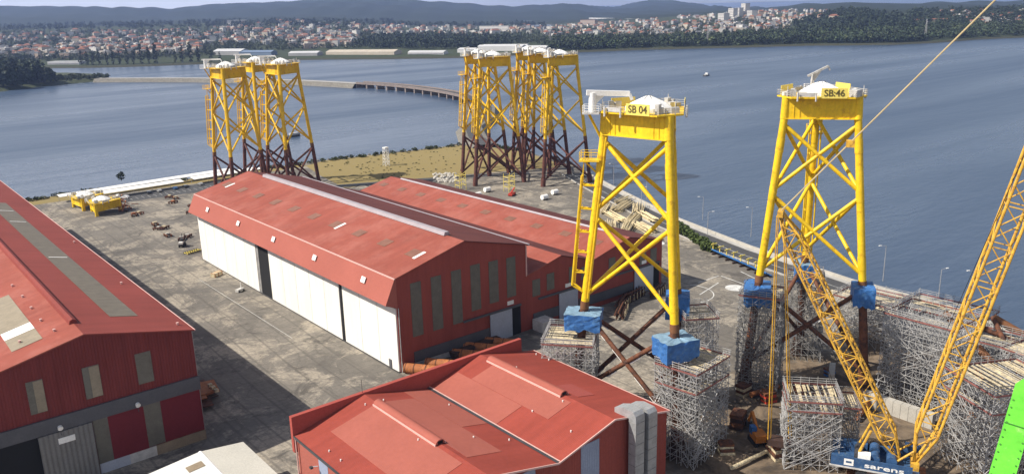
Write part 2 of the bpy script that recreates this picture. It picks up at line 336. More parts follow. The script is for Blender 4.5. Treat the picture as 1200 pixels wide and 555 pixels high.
# ------------------------------------------------------------------ setting: water, yard, roads
mb = MB(); mb.poly([(-30000, -30000, -2.2), (30000, -30000, -2.2), (30000, 30000, -2.2), (-30000, 30000, -2.2)]); struct('water', mb, 'water')
SHORE = [(225, -300), (232, 40), (243, 82.6), (249, 104), (251, 132), (261, 178.6), (275, 224), (286, 250), (308, 300), (326, 334), (337, 365), (345, 410),
         (341, 445), (333, 464), (300, 468), (268, 474), (239, 479), (205, 481), (169, 481), (130, 485), (90, 490), (74, 489), (20, 494), (-600, 540)]
YARD = [(-600, -300)]+SHORE
mb = MB(); nY = len(YARD)
mb.poly([(x, y, 0) for x, y in YARD])
mb.add([(x, y, 0) for x, y in YARD]+[(x+(3 if x > 200 else 0), y+(3 if y > 440 else 0), -4) for x, y in YARD], [(i, nY+i, nY+(i+1) % nY, (i+1) % nY) for i in range(nY)])
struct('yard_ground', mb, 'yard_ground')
mb = MB(); GR = [(206, 392), (214, 436), (222, 470), (239, 477), (268, 472), (300, 466), (332, 462), (340, 444), (343, 410), (335, 372), (322, 352), (300, 364), (262, 380), (235, 388)]
mb.poly([(x, y, .02) for x, y in GR]); struct('dry_grass_field', mb, 'dry_grass')
mb = MB(); mb.poly([(30, 472, .02), (88, 472, .02), (150, 466, .02), (222, 468, .02), (222, 479, .02), (169, 480, .02), (90, 488.5, .02), (74, 488, .02), (20, 493, .02), (20, 475, .02)]); struct('shore_verge', mb, 'dry_grass')
# quay road along the water with kerbs and a low parapet
QR = [(231, 20), (243, 82.6), (249, 104), (251, 132), (261, 178.6), (275, 224), (286, 250), (306, 296), (322, 330)]
def offs(pl, d):
    out = []
    for i, p in enumerate(pl):
        a = Vector(pl[max(0, i-1)]); c = Vector(pl[min(len(pl)-1, i+1)]); t = (c-a).normalized(); out.append((p[0]-t.y*d, p[1]+t.x*d))
    return out
def strip(pl, d0, d1, z):
    a, c = offs(pl, d0), offs(pl, d1); mb = MB()
    for i in range(len(pl)-1): mb.poly([(*a[i], z), (*a[i+1], z), (*c[i+1], z), (*c[i], z)])
    return mb
def wallstrip(pl, d, wd, z0, z1):
    mb = MB(); a, c = offs(pl, d), offs(pl, d+wd)
    for i in range(len(pl)-1):
        mb.add([(*a[i], z0), (*a[i+1], z0), (*c[i+1], z0), (*c[i], z0), (*a[i], z1), (*a[i+1], z1), (*c[i+1], z1), (*c[i], z1)],
               [(0, 1, 5, 4), (2, 3, 7, 6), (4, 5, 6, 7)])
    return mb
struct('quay_road', strip(QR, 3.2, 13.5, .03), 'road_asphalt')
struct('quay_pavement', strip(QR, .6, 3.0, .05), 'kerb')
struct('road_kerb', wallstrip(QR, 13.6, .4, 0, .5), 'kerb')
tag(wallstrip(QR, .05, .5, -1.5, 1.1).build('sea_wall', 'concrete'), 'pale concrete parapet wall along the water beside the quay road', 'wall')
struct('road_marking', strip(QR, 8.2, 8.4, .035), 'marking')
# painted markings on the apron
def ring(cx, cy_, r, wd, z=.012, a0=0, a1=2*PI, n=28):
    mb = MB()
    for i in range(n):
        t, u = a0+(a1-a0)*i/n, a0+(a1-a0)*(i+1)/n
        mb.poly([(cx+r*math.cos(t), cy_+r*math.sin(t), z), (cx+(r+wd)*math.cos(t), cy_+(r+wd)*math.sin(t), z), (cx+(r+wd)*math.cos(u), cy_+(r+wd)*math.sin(u), z), (cx+r*math.cos(u), cy_+r*math.sin(u), z)])
    return mb
def disc(cx, cy_, r, z=.014, n=26): return MB().poly([(cx+r*math.cos(2*PI*i/n), cy_+r*math.sin(2*PI*i/n), z) for i in range(n)])
struct('apron_marking', disc(219, 155.2, 3.2), 'marking')
p = at(772, 279); struct('apron_marking', disc(p[0]-6, p[1]-4, 3.2), 'marking')
struct('apron_marking', ring(203, 163, 9, .3, a0=-1.9, a1=.5), 'marking')
mb = MB()
for a, c in (((868, 318), (893, 330)), ((818, 331), (842, 323)), ((800, 281), (818, 284)), ((845, 323), (905, 345)), ((820, 345), (842, 331))):
    pa, pc = at(*a), at(*c); mb.bar((pa[0], pa[1], .016), (pc[0], pc[1], .016), .35, .004)
struct('apron_marking', mb, 'marking')
# parking bays behind the shelters
mb = MB()
for i in range(21):
    x = 112+i*3.0; mb.bx(x, x+.14, 447.5, 453.5, .015, .019)
struct('parking_marking', mb, 'marking')
mb = MB(); mb.poly([(104, 445, .008), (180, 438, .008), (180, 462, .008), (104, 466, .008)]); struct('parking_asphalt', mb, 'road_asphalt')
# track lines along the wide aisle
mb = MB()
for x, y0, y1 in ((92.5, 215, 290),): mb.bx(x, x+.12, y0, y1, .010, .014)
struct('aisle_rail', mb, 'marking')
# service road across the grass
RD = [(196, 404), (214, 396), (236, 386), (262, 374), (300, 352)]
struct('service_road', strip(RD, -4, 4, .035), 'road_asphalt')
# embankment and causeway
EMB = [(338, 440), (352, 470), (385, 520), (430, 560), (470, 610), (486, 655)]
def mound(pl, w0, h, name, m='rock'):
    mb = MB(); a, bb, c, d = offs(pl, w0), offs(pl, w0*.6), offs(pl, -w0*.6), offs(pl, -w0)
    for i in range(len(pl)-1):
        for p_, q_, zp, zq in ((a, bb, -3, h), (bb, c, h, h), (c, d, h, -3)):
            mb.poly([(*q_[i], zq), (*q_[i+1], zq), (*p_[i+1], zp), (*p_[i], zp)])
    return struct(name, mb, m)
mound(EMB, 13, 2.0, 'embankment', 'rock')
struct('embankment_road', strip(EMB, -5, 5, 2.05), 'road_asphalt')
CAUS = [(330, 1372), (352, 1340), (390, 1285), (424, 1232), (465, 1140), (500, 1050), (518, 965), (523, 934)]
mound(CAUS, 13, 3.0, 'causeway')
struct('causeway_road', strip(CAUS, -5, 5, 3.05), 'kerb')
# bridge: deck, parapets, piers
BR = [(523, 934), (529, 895), (532, 855), (531, 815), (527, 775), (520, 735), (511, 700), (499, 675), (486, 655)]
br = thing('viaduct', 'long low grey road bridge on many piers across the water', 'bridge', (BR[4][0], BR[4][1], 0))
mb = MB(); a, c = offs(BR, 6.2), offs(BR, -6.2)
for i in range(len(BR)-1):
    mb.add([(*a[i], 2.6), (*a[i+1], 2.6), (*c[i+1], 2.6), (*c[i], 2.6), (*a[i], 4.2), (*a[i+1], 4.2), (*c[i+1], 4.2), (*c[i], 4.2)], [(0, 1, 5, 4), (2, 3, 7, 6), (4, 5, 6, 7), (3, 2, 1, 0)])
mb.build('deck', 'bridge_stone', br, world=True)
strip(BR, -4.8, 4.8, 4.21).build('carriageway', 'road_asphalt', br, world=True)
for d in (6.0, -6.3): wallstrip(BR, d, .3, 4.2, 5.3).build('parapet', 'bridge_stone', br, world=True)
for i in range(0, len(BR)):
    for f in ((0, .5) if i < len(BR)-1 else (0,)):
        p = Vector(BR[i]).lerp(Vector(BR[min(i+1, len(BR)-1)]), f); q = Vector(BR[min(i+1, len(BR)-1)])-Vector(BR[min(i, len(BR)-2)])
        MB().box((p.x, p.y, .2), (2.6, 11, 4.8), math.atan2(q.y, q.x)).build('pier', 'bridge_stone', br, world=True)

# ------------------------------------------------------------------ far terrain
def px_dir(x, y):
    d = ray(x, y); return math.atan2(d[0], d[1]), d[2]/math.hypot(d[0], d[1])
KX = [-260, -100, 0, 60, 100, 140, 170, 205, 230, 260, 300, 350, 400, 450, 500, 540, 570, 600, 640, 680, 700, 725, 745, 765, 790, 810, 830, 860, 900, 950, 1000, 1050, 1100, 1150, 1200, 1300, 1450]
def tab(pairs): return np.interp(KX, [p[0] for p in pairs], [p[1] for p in pairs])
Y_SH = tab([(-260, 81), (0, 79.5), (100, 78.5), (160, 77), (230, 74.2), (350, 69.2), (450, 68), (540, 66.6), (680, 60), (760, 57), (850, 55), (950, 52.3), (1030, 51.8), (1090, 50), (1130, 46), (1200, 43), (1450, 34)])
Y_TN = tab([(-260, 38), (0, 34), (100, 32), (230, 28), (300, 26), (400, 26), (480, 31), (640, 30), (700, 26), (800, 19), (880, 13), (940, 17), (1000, 14), (1050, 15), (1100, 14), (1200, 14), (1450, 5)])
R_TN = tab([(-260, 4300), (230, 4300), (480, 3900), (640, 4200), (800, 3900), (900, 3300), (1000, 2700), (1200, 2900), (1450, 2900)])
Y_RG = np.array([11, 9, 8, 7.5, 7, 8, 9, 11, 8, 5, 3, 1, -.5, 0, 1.5, 3, 6, 8.5, 7, 5, 8, 8, 3, 1, 2, 5, 9, 13, 12, 6, 3.5, 5, 4, 6, 7, 5, 0])
R_RG = tab([(-260, 8600), (600, 8200), (680, 8600), (760, 11000), (830, 11000), (870, 6500), (950, 5200), (1450, 5200)])
AZ = []; SLO = {'sh': [], 'tn': [], 'rg': []}
for i, x in enumerate(KX):
    a, _s = px_dir(x, 30); AZ.append(a)
    for k, yy in (('sh', Y_SH), ('tn', Y_TN), ('rg', Y_RG)): SLO[k].append(px_dir(x, yy[i])[1])
AZ = np.array(AZ); RSH = CAMH/-np.array(SLO['sh']); ZTN = CAMH+np.array(SLO['tn'])*R_TN; ZRG = CAMH+np.array(SLO['rg'])*R_RG
def prof(a):
    I = lambda v: float(np.interp(a, AZ, v))
    rs, rt, zt, rr, zr = I(RSH), I(R_TN), I(ZTN), I(R_RG), I(ZRG)
    rm = rt+(rr-rt)*.35
    return [rs-8, rs, rs+40, rs+.35*(rt-rs), rt, rm, rt+(rr-rt)*.8, rr, rr*1.25], [-3, .1, 3.0, max(4, .30*zt), zt, max(zt*.8, zt+.12*(zr-zt)-8), zt+.80*(zr-zt), zr, zr*.55]
def bumps(a, r):
    x, y = r*math.sin(a), r*math.cos(a)
    return math.sin(x*.0031+1.3)*math.cos(y*.0027)+.6*math.sin(x*.0083+y*.0061)+.35*math.sin(x*.019-y*.015)
def hz(a, r):
    R_, Z_ = prof(a); z = float(np.interp(r, R_, Z_))
    k = min(1, max(0, (r-R_[1]-150)/1500)); edge = 1-min(1, abs(r-R_[7])/900)
    return z + k*(4.0+16*min(1, max(0, (r-4500)/2500)))*bumps(a, r)*(1-.6*edge)
def far_hit(px, py):                      # where the line of sight meets the far land
    a, s = px_dir(px, py); R_, _Z = prof(a); r = R_[1]+4
    while r < 9000:
        if hz(a, r) >= CAMH+s*r: break
        r += 8+r*.004
    return np.array([r*math.sin(a), r*math.cos(a), hz(a, r)])
azs = np.linspace(AZ[0], AZ[-1], 330); NRr = 64
vs_, fs_, mi_ = [], [], []
for a in azs:
    R_, Z_ = prof(a)
    rr = np.concatenate([[R_[0], R_[1], R_[1]+12, R_[1]+40], R_[1]+40+(R_[8]-R_[1]-40)*np.linspace(0, 1, NRr-4+1)[1:]**1.35])
    for r in rr: vs_.append((r*math.sin(a), r*math.cos(a), hz(a, r) if r > R_[1]+60 else float(np.interp(r, R_, Z_))))
NR2 = len(rr)
for i in range(len(azs)-1):
    for j in range(NR2-1):
        fs_.append((i*NR2+j, (i+1)*NR2+j, (i+1)*NR2+j+1, i*NR2+j+1))
        rj = math.hypot(vs_[i*NR2+j][0], vs_[i*NR2+j][1]); mi_.append(1 if rj > float(np.interp(azs[i], AZ, R_TN))+100 else 0)
mb = MB(); mb.v = vs_; mb.f = fs_; mb.m = mi_
struct('far_hills', mb, ['far_land', 'far_hill'], smooth=80)
# wooded point on the left with a sandy rim
PEN = [(-200, 117), (0, 106), (25, 102.5), (60, 99), (100, 95), (125, 92.8), (131, 90.5), (110, 87.5), (80, 86), (40, 86), (0, 88), (-200, 94)]
pts = [at(*p, 0)[:2] for p in PEN]; mb = MB(); q = len(pts); cx_, cy_ = np.mean(pts, 0)
inn = [(p[0]+(cx_-p[0])*.05, p[1]+(cy_-p[1])*.12) for p in pts]
mb.add([(*p, -3) for p in pts]+[(*p, 2) for p in inn], [(i, (i+1) % q, q+(i+1) % q, q+i) for i in range(q)]+[tuple(range(q, 2*q))])
struct('wooded_point', mb, 'scrub')

# ------------------------------------------------------------------ foliage
def crown_tpl(n, kind):
    P_ = []
    while len(P_) < n:
        p = rng.uniform(-1, 1, 3)
        if kind == 'cone':
            h = (p[2]+1)/2; rad = .34*math.sin(PI*min(1, .12+.9*h))**.8
            if math.hypot(p[0], p[1]) > 1: continue
            P_.append((p[0]*rad, p[1]*rad, .06+.94*h)); continue
        d = np.linalg.norm(p)
        if d > 1 or d < .45: continue
        P_.append((p[0]*.42*(1-.3*max(0, p[2])), p[1]*.42*(1-.3*max(0, p[2])), .58+.40*p[2]))
    P_ = np.array(P_); lumps = rng.normal(0, .06, (n, 3)); return P_+lumps
def foliage_arrays(trees, tpls, fsize):
    V = []
    for (x, y, z, h, ws) in trees:
        t = tpls[rng.integers(len(tpls))]; n_ = len(t); a = rng.uniform(0, 2*PI); c_, s_ = math.cos(a), math.sin(a)
        ctr = np.stack([(t[:, 0]*c_-t[:, 1]*s_)*h*ws, (t[:, 0]*s_+t[:, 1]*c_)*h*ws, t[:, 2]*h], 1)+(x, y, z)
        u = rng.normal(size=(n_, 3)); u /= np.linalg.norm(u, axis=1)[:, None]
        k = rng.normal(size=(n_, 3)); k -= (k*u).sum(1)[:, None]*u; k /= np.linalg.norm(k, axis=1)[:, None]
        s = (fsize*h*rng.uniform(.6, 1.35, n_))[:, None]
        V.append(np.stack([ctr-u*s-k*s*.6, ctr+u*s-k*s*.8, ctr+u*s*.8+k*s, ctr-u*s*.9+k*s*.7], 1).reshape(-1, 3))
    return np.concatenate(V)
def quads_obj(name, V, m, parent=None):
    me = bpy.data.meshes.new(name); nq = len(V)//4
    me.vertices.add(len(V)); me.vertices.foreach_set('co', V.astype('f4').ravel())
    me.loops.add(nq*4); me.loops.foreach_set('vertex_index', np.arange(nq*4, dtype='i4'))
    me.polygons.add(nq); me.polygons.foreach_set('loop_start', np.arange(0, nq*4, 4, dtype='i4'))
    me.update(calc_edges=True); me.materials.append(MATS[m])
    o = bpy.data.objects.new(name, me); COL.objects.link(o)
    if parent is not None: o.parent = parent
    return o
ROUND = [crown_tpl(38, 'round') for _ in range(5)]; ROUND_BIG = [crown_tpl(110, 'round') for _ in range(4)]; CONE = [crown_tpl(110, 'cone') for _ in range(3)]
def inpoly(x, y, pg):
    c_ = False; j = len(pg)-1
    for i in range(len(pg)):
        if (pg[i][1] > y) != (pg[j][1] > y) and x < (pg[j][0]-pg[i][0])*(y-pg[i][1])/(pg[j][1]-pg[i][1]+1e-9)+pg[i][0]: c_ = not c_
        j = i
    return c_
def sample(pg, n_):
    xs, ys = [p[0] for p in pg], [p[1] for p in pg]; out = []
    while len(out) < n_:
        x, y = random.uniform(min(xs), max(xs)), random.uniform(min(ys), max(ys))
        if inpoly(x, y, pg): out.append((x, y))
    return out
def wood(name, label, pg, n_, h, m='leaf_wood', ws=1., fs=.10):
    tr = []
    for x, y in sample(pg, n_):
        p = far_hit(x, y); hh = random.uniform(h*.7, h*1.25); tr.append((p[0], p[1], p[2]-.5, hh, ws*random.uniform(.8, 1.3)))
    return tag(quads_obj(name, foliage_arrays(tr, ROUND, fs), m), label, None, None, 'stuff')
wood('shore_woods', 'broad dark wood along the far shore right of the middle', [(640, 50), (700, 48), (800, 46), (900, 42), (1000, 38), (1085, 40), (1085, 49), (1030, 51.3), (950, 51.8), (850, 54.3), (760, 56.3), (680, 59), (640, 60)], 2300, 15)
wood('shore_woods', 'bushy green shore wood behind the crane rope at the far right', [(1080, 32), (1200, 30), (1300, 28), (1300, 38), (1200, 42), (1130, 45), (1085, 48)], 900, 13)
wood('hill_woods', 'dark wood on the hill above the shore wood at the right', [(930, 30), (960, 20), (1000, 14), (1060, 22), (1080, 38), (1000, 40), (940, 44)], 900, 17, 'leaf_dark')
wood('hill_woods', 'dark wooded ridge behind terracotta roofs at the far right', [(1060, 15), (1150, 12), (1300, 10), (1300, 28), (1180, 30), (1080, 30)], 700, 15, 'leaf_dark')
wood('town_woods', 'dark wood between the town and the white sheds', [(415, 54), (440, 46), (500, 43), (560, 46), (610, 48), (600, 54), (560, 58), (500, 58), (440, 57)], 850, 16, 'leaf_dark')
wood('town_trees', 'green trees scattered among the houses of the far town', [(-60, 40), (100, 37), (300, 33), (420, 32), (480, 38), (640, 36), (760, 32), (900, 20), (930, 36), (760, 47), (640, 52), (420, 58), (330, 60), (200, 70), (-60, 75)], 4600, 10, 'leaf_town')
wood('foothill_trees', 'dark trees at the foot of the distant hills', [(-60, 33), (150, 28), (300, 25), (450, 25), (480, 29), (640, 28), (640, 33), (400, 32), (200, 34), (-60, 38)], 700, 18, 'leaf_dark')
# woods on the left point
tr = []
for x, y in sample([(-160, 92), (0, 88), (40, 88), (64, 92), (60, 98), (20, 101.5), (-160, 112)], 620):
    p = at(x, y, 2); tr.append((p[0], p[1], 1.5, random.uniform(18, 30)*(1 if x < 48 else .7), random.uniform(.6, .9)))
tag(quads_obj('point_woods', foliage_arrays(tr, ROUND_BIG, .075), 'leaf_dark'), 'dense dark wood on the low point at the left edge', None, None, 'stuff')
tr = []
for x, y in sample([(64, 93), (75, 90), (102, 91), (128, 90.5), (126, 92), (100, 94), (64, 97)], 60):
    p = at(x, y, 2); tr.append((p[0], p[1], 1.5, random.uniform(4, 8), random.uniform(1.0, 1.5)))
tag(quads_obj('point_scrub', foliage_arrays(tr, ROUND_BIG, .09), 'leaf_town'), 'low green scrub at the tip of the wooded point', None, None, 'stuff')
# row of tall trees along the left town shore
TW = ['slim', 'full', 'short', 'dense', 'ragged']
for i, x in enumerate([96, 103, 109, 117, 126, 133, 141, 150, 157, 166, 175, 183, 206, 214, 224, 233, 248, 258]):
    p = far_hit(x, float(np.interp(x, KX, Y_SH))-1.4); h = random.choice((20, 24, 28, 32)) * (1.15 if 165 < x < 240 else .85)
    t = thing('shore_tree', '%s dark tree %s in the town shore row' % (random.choice(TW), ('left of the white sheds', 'in front of the low white building', 'before the grey blocks', 'beside the blue roofed shed', 'left of the yellow jackets', 'just behind the left yellow jackets')[min(5, i//3)]), 'tree', tuple(p), 0, 'trees in a row on the town shore')
    MB().tube((0, 0, -.5), (0, 0, h*.7), .5, .2, 6).build('trunk', 'bark', t)
    V = foliage_arrays([(0, 0, h*.05, h*.97, random.uniform(.34, .55))], CONE, .045); quads_obj('crown', V, 'leaf_dark', t)
# ------------------------------------------------------------------ far town houses
def house_mesh(w_, d_, h_, kind, wm, rm):
    mb = MB()
    if kind == 'gable':
        r = .32*d_; mb.add([(-w_/2, -d_/2, -4), (w_/2, -d_/2, -4), (w_/2, d_/2, -4), (-w_/2, d_/2, -4), (-w_/2, -d_/2, h_), (w_/2, -d_/2, h_), (w_/2, d_/2, h_), (-w_/2, d_/2, h_), (-w_/2, 0, h_+r), (w_/2, 0, h_+r)],
                            [(0, 1, 5, 4), (2, 3, 7, 6), (1, 2, 6, 9, 5), (3, 0, 4, 8, 7)])
        mb.mi = 1; e = .5
        for s in (-1, 1): mb.ext([(-w_/2-e, s*(d_/2+e), h_-.3), (w_/2+e, s*(d_/2+e), h_-.3), (w_/2+e, 0, h_+r+.06), (-w_/2-e, 0, h_+r+.06)][::s], (0, 0, .25))
    elif kind == 'hip':
        r = .28*d_; mb.bx(-w_/2, w_/2, -d_/2, d_/2, -4, h_); mb.mi = 1; e = .6; k = w_/2-d_/2*.8
        mb.add([(-w_/2-e, -d_/2-e, h_+.02), (w_/2+e, -d_/2-e, h_+.02), (w_/2+e, d_/2+e, h_+.02), (-w_/2-e, d_/2+e, h_+.02), (-k, 0, h_+r), (k, 0, h_+r)], [(0, 1, 5, 4), (1, 2, 5), (2, 3, 4, 5), (3, 0, 4), (3, 2, 1, 0)])
    else:
        mb.bx(-w_/2, w_/2, -d_/2, d_/2, -4, h_); mb.mi = 1; mb.bx(-w_/2-.2, w_/2+.2, -d_/2-.2, d_/2+.2, h_+.02, h_+.5); mb.bx(-2, 2, -1.5, 1.5, h_+.52, h_+2.6)
    me = mb.build('house', [wm, rm]); d = me.data; bpy.data.objects.remove(me); return d
WN = {'plaster_white': 'white', 'plaster_cream': 'cream', 'plaster_peach': 'peach', 'plaster_grey': 'grey', 'shed_white': 'white'}
RN = {'tiles': 'red tiled roof', 'tiles_brown': 'brown tiled roof', 'slate': 'grey slate roof', 'plaster_white': 'flat pale roof', 'plaster_grey': 'flat grey roof'}
HT = []
for wm in ('plaster_white', 'plaster_white', 'plaster_cream', 'plaster_peach', 'plaster_grey'):
    for kind, rm in (('gable', 'tiles'), ('hip', 'tiles'), ('gable', 'tiles_brown'), ('flat', 'plaster_grey'), ('gable', 'slate')):
        s = random.uniform(.7, .95); HT.append((house_mesh(random.uniform(10, 16)*s, 9.5*s, random.uniform(5.5, 9), kind, wm, rm), wm, rm, 'house'))
BT = []
for wm in ('plaster_white', 'plaster_cream', 'plaster_peach', 'plaster_grey', 'plaster_white'):
    for kind, rm in (('flat', 'plaster_grey'), ('hip', 'tiles'), ('flat', 'plaster_white')):
        BT.append((house_mesh(random.uniform(14, 28), random.uniform(10, 14), random.uniform(9, 15), kind, wm, rm), wm, rm, 'apartment_block'))
TOWN = [  # polygon in view, how many, share of blocks, where
    ([(-40, 56), (90, 54), (92, 68), (60, 70), (-40, 66)], 24, .55, 'above the wooded point'),
    ([(90, 50), (235, 46), (238, 64), (92, 68)], 44, .45, 'behind the row of shore trees'),
    ([(-40, 40), (120, 38), (235, 34), (235, 46), (-40, 54)], 42, .12, 'on the slope above the left shore'),
    ([(240, 34), (330, 26), (420, 27), (420, 44), (330, 52), (240, 56)], 56, .38, 'behind the left yellow jackets'),
    ([(330, 44), (420, 44), (415, 56), (345, 58)], 18, .5, 'left of the dark town wood'),
    ([(420, 30), (540, 33), (640, 31), (640, 40), (540, 43), (430, 42)], 44, .3, 'above the dark town wood'),
    ([(640, 31), (760, 25), (760, 42), (640, 44)], 38, .2, 'above the shore wood in the middle'),
    ([(760, 23), (900, 14), (925, 34), (830, 42), (760, 44)], 58, .2, 'on the hillside right of the middle'),
    ([(895, 12), (985, 14), (985, 27), (910, 30)], 24, .1, 'on the hilltop right of the white towers'),
    ([(1100, 16), (1200, 14), (1200, 30), (1140, 30)], 18, .1, 'among the trees at the far right')]
extra = []
for pg, n_, blk, where in TOWN:
    for k, (x, y) in enumerate(sample(pg, int(n_*4.4))):
        me, wm, rm, nm = random.choice(BT if random.random() < blk else HT)
        p = far_hit(x, y)
        if k >= n_: extra.append((me, p)); continue
        o = bpy.data.objects.new(nm, me); COL.objects.link(o); o.location = p; o.rotation_euler = (0, 0, random.choice((0, 1, 2, 3))*PI/2+random.gauss(.3, .5)); s = random.uniform(.85, 1.2); o.scale = (s, s, s)
        tag(o, '%s %s with %s %s' % (WN[wm], 'house' if nm == 'house' else 'apartment block', RN[rm], where), 'house' if nm == 'house' else 'apartments', 'houses of the town across the water' if nm == 'house' else 'apartment blocks of the town')
mb = MB()
MI = ['plaster_white', 'plaster_cream', 'tiles', 'plaster_grey', 'tiles_brown', 'plaster_peach', 'slate']
for me, p in extra:
    a = random.uniform(0, PI); c_, s_ = math.cos(a), math.sin(a); o = len(mb.v)
    mb.v += [(p[0]+v.co.x*c_-v.co.y*s_, p[1]+v.co.x*s_+v.co.y*c_, p[2]+v.co.z) for v in me.vertices]
    for f in me.polygons: mb.f.append([i+o for i in f.vertices]); mb.m.append(MI.index(me.materials[f.material_index].name))
tag(mb.build('distant_houses', MI), 'smaller pale houses and red roofs scattered over the far town', None, None, 'stuff')
# large far buildings
def far_block(name, label, cat, px0, px1, py, h, d_, wm, rm, floors=0, kind='flat', group=None, z=None):
    a, c = far_hit(px0, py), far_hit(px1, py); mid = (a+c)/2; wd = float(np.hypot(*(c-a)[:2])); rz = math.atan2(c[1]-a[1], c[0]-a[0])
    t = thing(name, label, cat, (mid[0], mid[1], min(a[2], c[2])-.5), rz, group)
    MB().bx(-wd/2, wd/2, 0, d_, -3, h).build('wall', wm, t)
    mb = MB()
    if kind == 'flat': mb.bx(-wd/2-.3, wd/2+.3, -.3, d_+.3, h+.02, h+.6)
    elif kind == 'gable': mb.ext([(-wd/2-.5, -.6, h+.02), (-wd/2-.5, d_/2, h+.16*d_), (-wd/2-.5, d_+.6, h+.02)], (wd+1, 0, 0))
    else:
        k = max(1, int(d_/18)); q = d_/k
        for i in range(k): mb.ext([(-wd/2-.5, i*q, h+.02), (-wd/2-.5, i*q+q/2, h+.13*q), (-wd/2-.5, (i+1)*q, h+.02)], (wd+1, 0, 0))
    mb.build('roof', rm, t)
    for f in range(floors): MB().bx(-wd/2+1, wd/2-1, -.12, .05, 1.2+f*(h/max(1, floors)), 2.9+f*(h/max(1, floors))).build('window_band', 'slate', t)
    return t
far_block('warehouse', 'long low white shed on the shore below the cream houses', 'warehouse', 56, 93, 76.5, 5.76, 20, 'shed_white', 'shed_white', 1)
far_block('warehouse', 'large white arched roof shed left of the blue one on the town shore', 'warehouse', 250, 282, 65, 8.64, 30, 'plaster_grey', 'shed_white', 0, 'gable')
far_block('warehouse', 'blue walled shed behind the left yellow jackets', 'warehouse', 280, 318, 65, 7.2, 22.5, 'shed_blue', 'shed_blue', 0, 'gable')
far_block('warehouse', 'long beige shed on the shore left of the middle', 'warehouse', 382, 462, 64.5, 6.48, 30, 'plaster_cream', 'plaster_cream', 0, 'saw')
far_block('warehouse', 'grey and white shed left of the long beige shed', 'warehouse', 338, 372, 66, 6.48, 25, 'plaster_grey', 'shed_white', 0, 'saw')
far_block('warehouse', 'low white works building right of the long beige shed', 'warehouse', 478, 520, 64.5, 5.76, 20, 'shed_white', 'shed_white', 1, 'saw')
far_block('warehouse', 'big white factory hall with stepped roofs above the bridge', 'warehouse', 560, 612, 60, 10.08, 40, 'shed_white', 'shed_white', 0, 'saw')
far_block('warehouse', 'white factory hall with one pitched roof right of the stepped one', 'warehouse', 614, 640, 60.5, 7.92, 25, 'shed_white', 'shed_white', 0, 'gable')
far_block('warehouse', 'small white shed left of the big white factory hall', 'warehouse', 536, 556, 62, 6.48, 20, 'shed_white', 'shed_white', 0, 'gable')
far_block('apartment_block', 'long white apartment block above the dark town wood', 'apartments', 562, 596, 37.5, 20, 14, 'plaster_white', 'plaster_grey', 4)
far_block('apartment_block', 'wide pink block above the shore wood in the middle', 'apartments', 680, 697, 30, 22, 18, 'plaster_peach', 'tiles', 4)
far_block('apartment_block', 'long peach terrace with red roofs on the wooded hill at the right', 'apartments', 1050, 1110, 27, 9, 12, 'plaster_peach', 'tiles', 2, 'gable')
far_block('apartment_block', 'peach house with red roof right of the crane rope', 'apartments', 1142, 1160, 31, 8, 12, 'plaster_peach', 'tiles', 1, 'gable')
for k, (x0, x1, y, h) in enumerate(((853, 859, 17, 34), (860, 866, 15, 30), (868, 873, 14, 42), (875, 881, 17, 26), (841, 848, 22, 30))):
    far_block('apartment_tower', '%s white tower block on the hilltop right of the middle' % ('slim', 'second', 'tallest', 'squat', 'lone low')[k], 'tower block', x0, x1, y+5, h, 20, 'plaster_white', 'plaster_grey', 6, group='white towers on the hilltop')
far_block('warehouse', 'long white building in the valley below the distant hills', 'warehouse', 690, 740, 22.5, 6.48, 20, 'shed_white', 'shed_white', 0)
far_block('apartment_block', 'long grey white hospital block above the left town', 'apartments', 262, 288, 28, 18, 20, 'plaster_white', 'plaster_grey', 4)
for k, (x, y, h) in enumerate(((1084, 48, 40), (829, 54, 38), (645, 58, 46))):
    p = far_hit(x, y-1); t = thing('lattice_pylon', ('thin grey pylon on the shore before the right wood', 'thin pale pylon standing in the shore wood', 'thin grey pylon behind the middle yellow jackets')[k], 'pylon', tuple(p))
    mb = MB()
    for sx_, sy_ in ((-1, -1), (1, -1), (1, 1), (-1, 1)): mb.tube((sx_*2.2, sy_*2.2, -1), (sx_*.4, sy_*.4, h), .3, .2, 4)
    mb.build('mast', 'galvanised', t)
    mb = MB()
    for i in range(6):
        z = h*(.45+.1*i); mb.bar((-3.5+i*.3, 0, z), (3.5-i*.3, 0, z), .4, .4)
    mb.build('crossarm', 'galvanised', t)

# ------------------------------------------------------------------ left hall
def gable_prof(x0, x1, xr, ze, zr): return [(x0, ze), (xr, zr), (x1, ze)]
GY = 173.4
lh = thing('left_hall', 'dark red gabled shipyard hall with grey skylight strip at the left edge', 'hall', (31.8, GY, 0))
mb = MB(); mb.ext([(11.2, GY, 0), (52.4, GY, 0), (52.4, GY, 25.4), (31.8, GY, 30.1), (11.2, GY, 25.4)], (0, 240, 0)); mb.build('wall', 'wall_red_dark', lh, world=True)
def slope(x0, z0, x1, z1, y0, y1, th=.28):
    return MB().ext([(x0, y0, z0), (x1, y0, z1), (x1, y0, z1+th), (x0, y0, z0+th)], (0, y1-y0, 0))
def onslope(x0, z0, x1, z1, x, lift): return z0+(z1-z0)*(x-x0)/(x1-x0)+lift
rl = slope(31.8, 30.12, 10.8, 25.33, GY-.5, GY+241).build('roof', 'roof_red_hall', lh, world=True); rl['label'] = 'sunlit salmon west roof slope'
rr_ = slope(31.8, 30.12, 52.9, 25.33, GY-.5, GY+241).build('roof', 'roof_red_left', lh, world=True); rr_['label'] = 'darker red east roof slope'
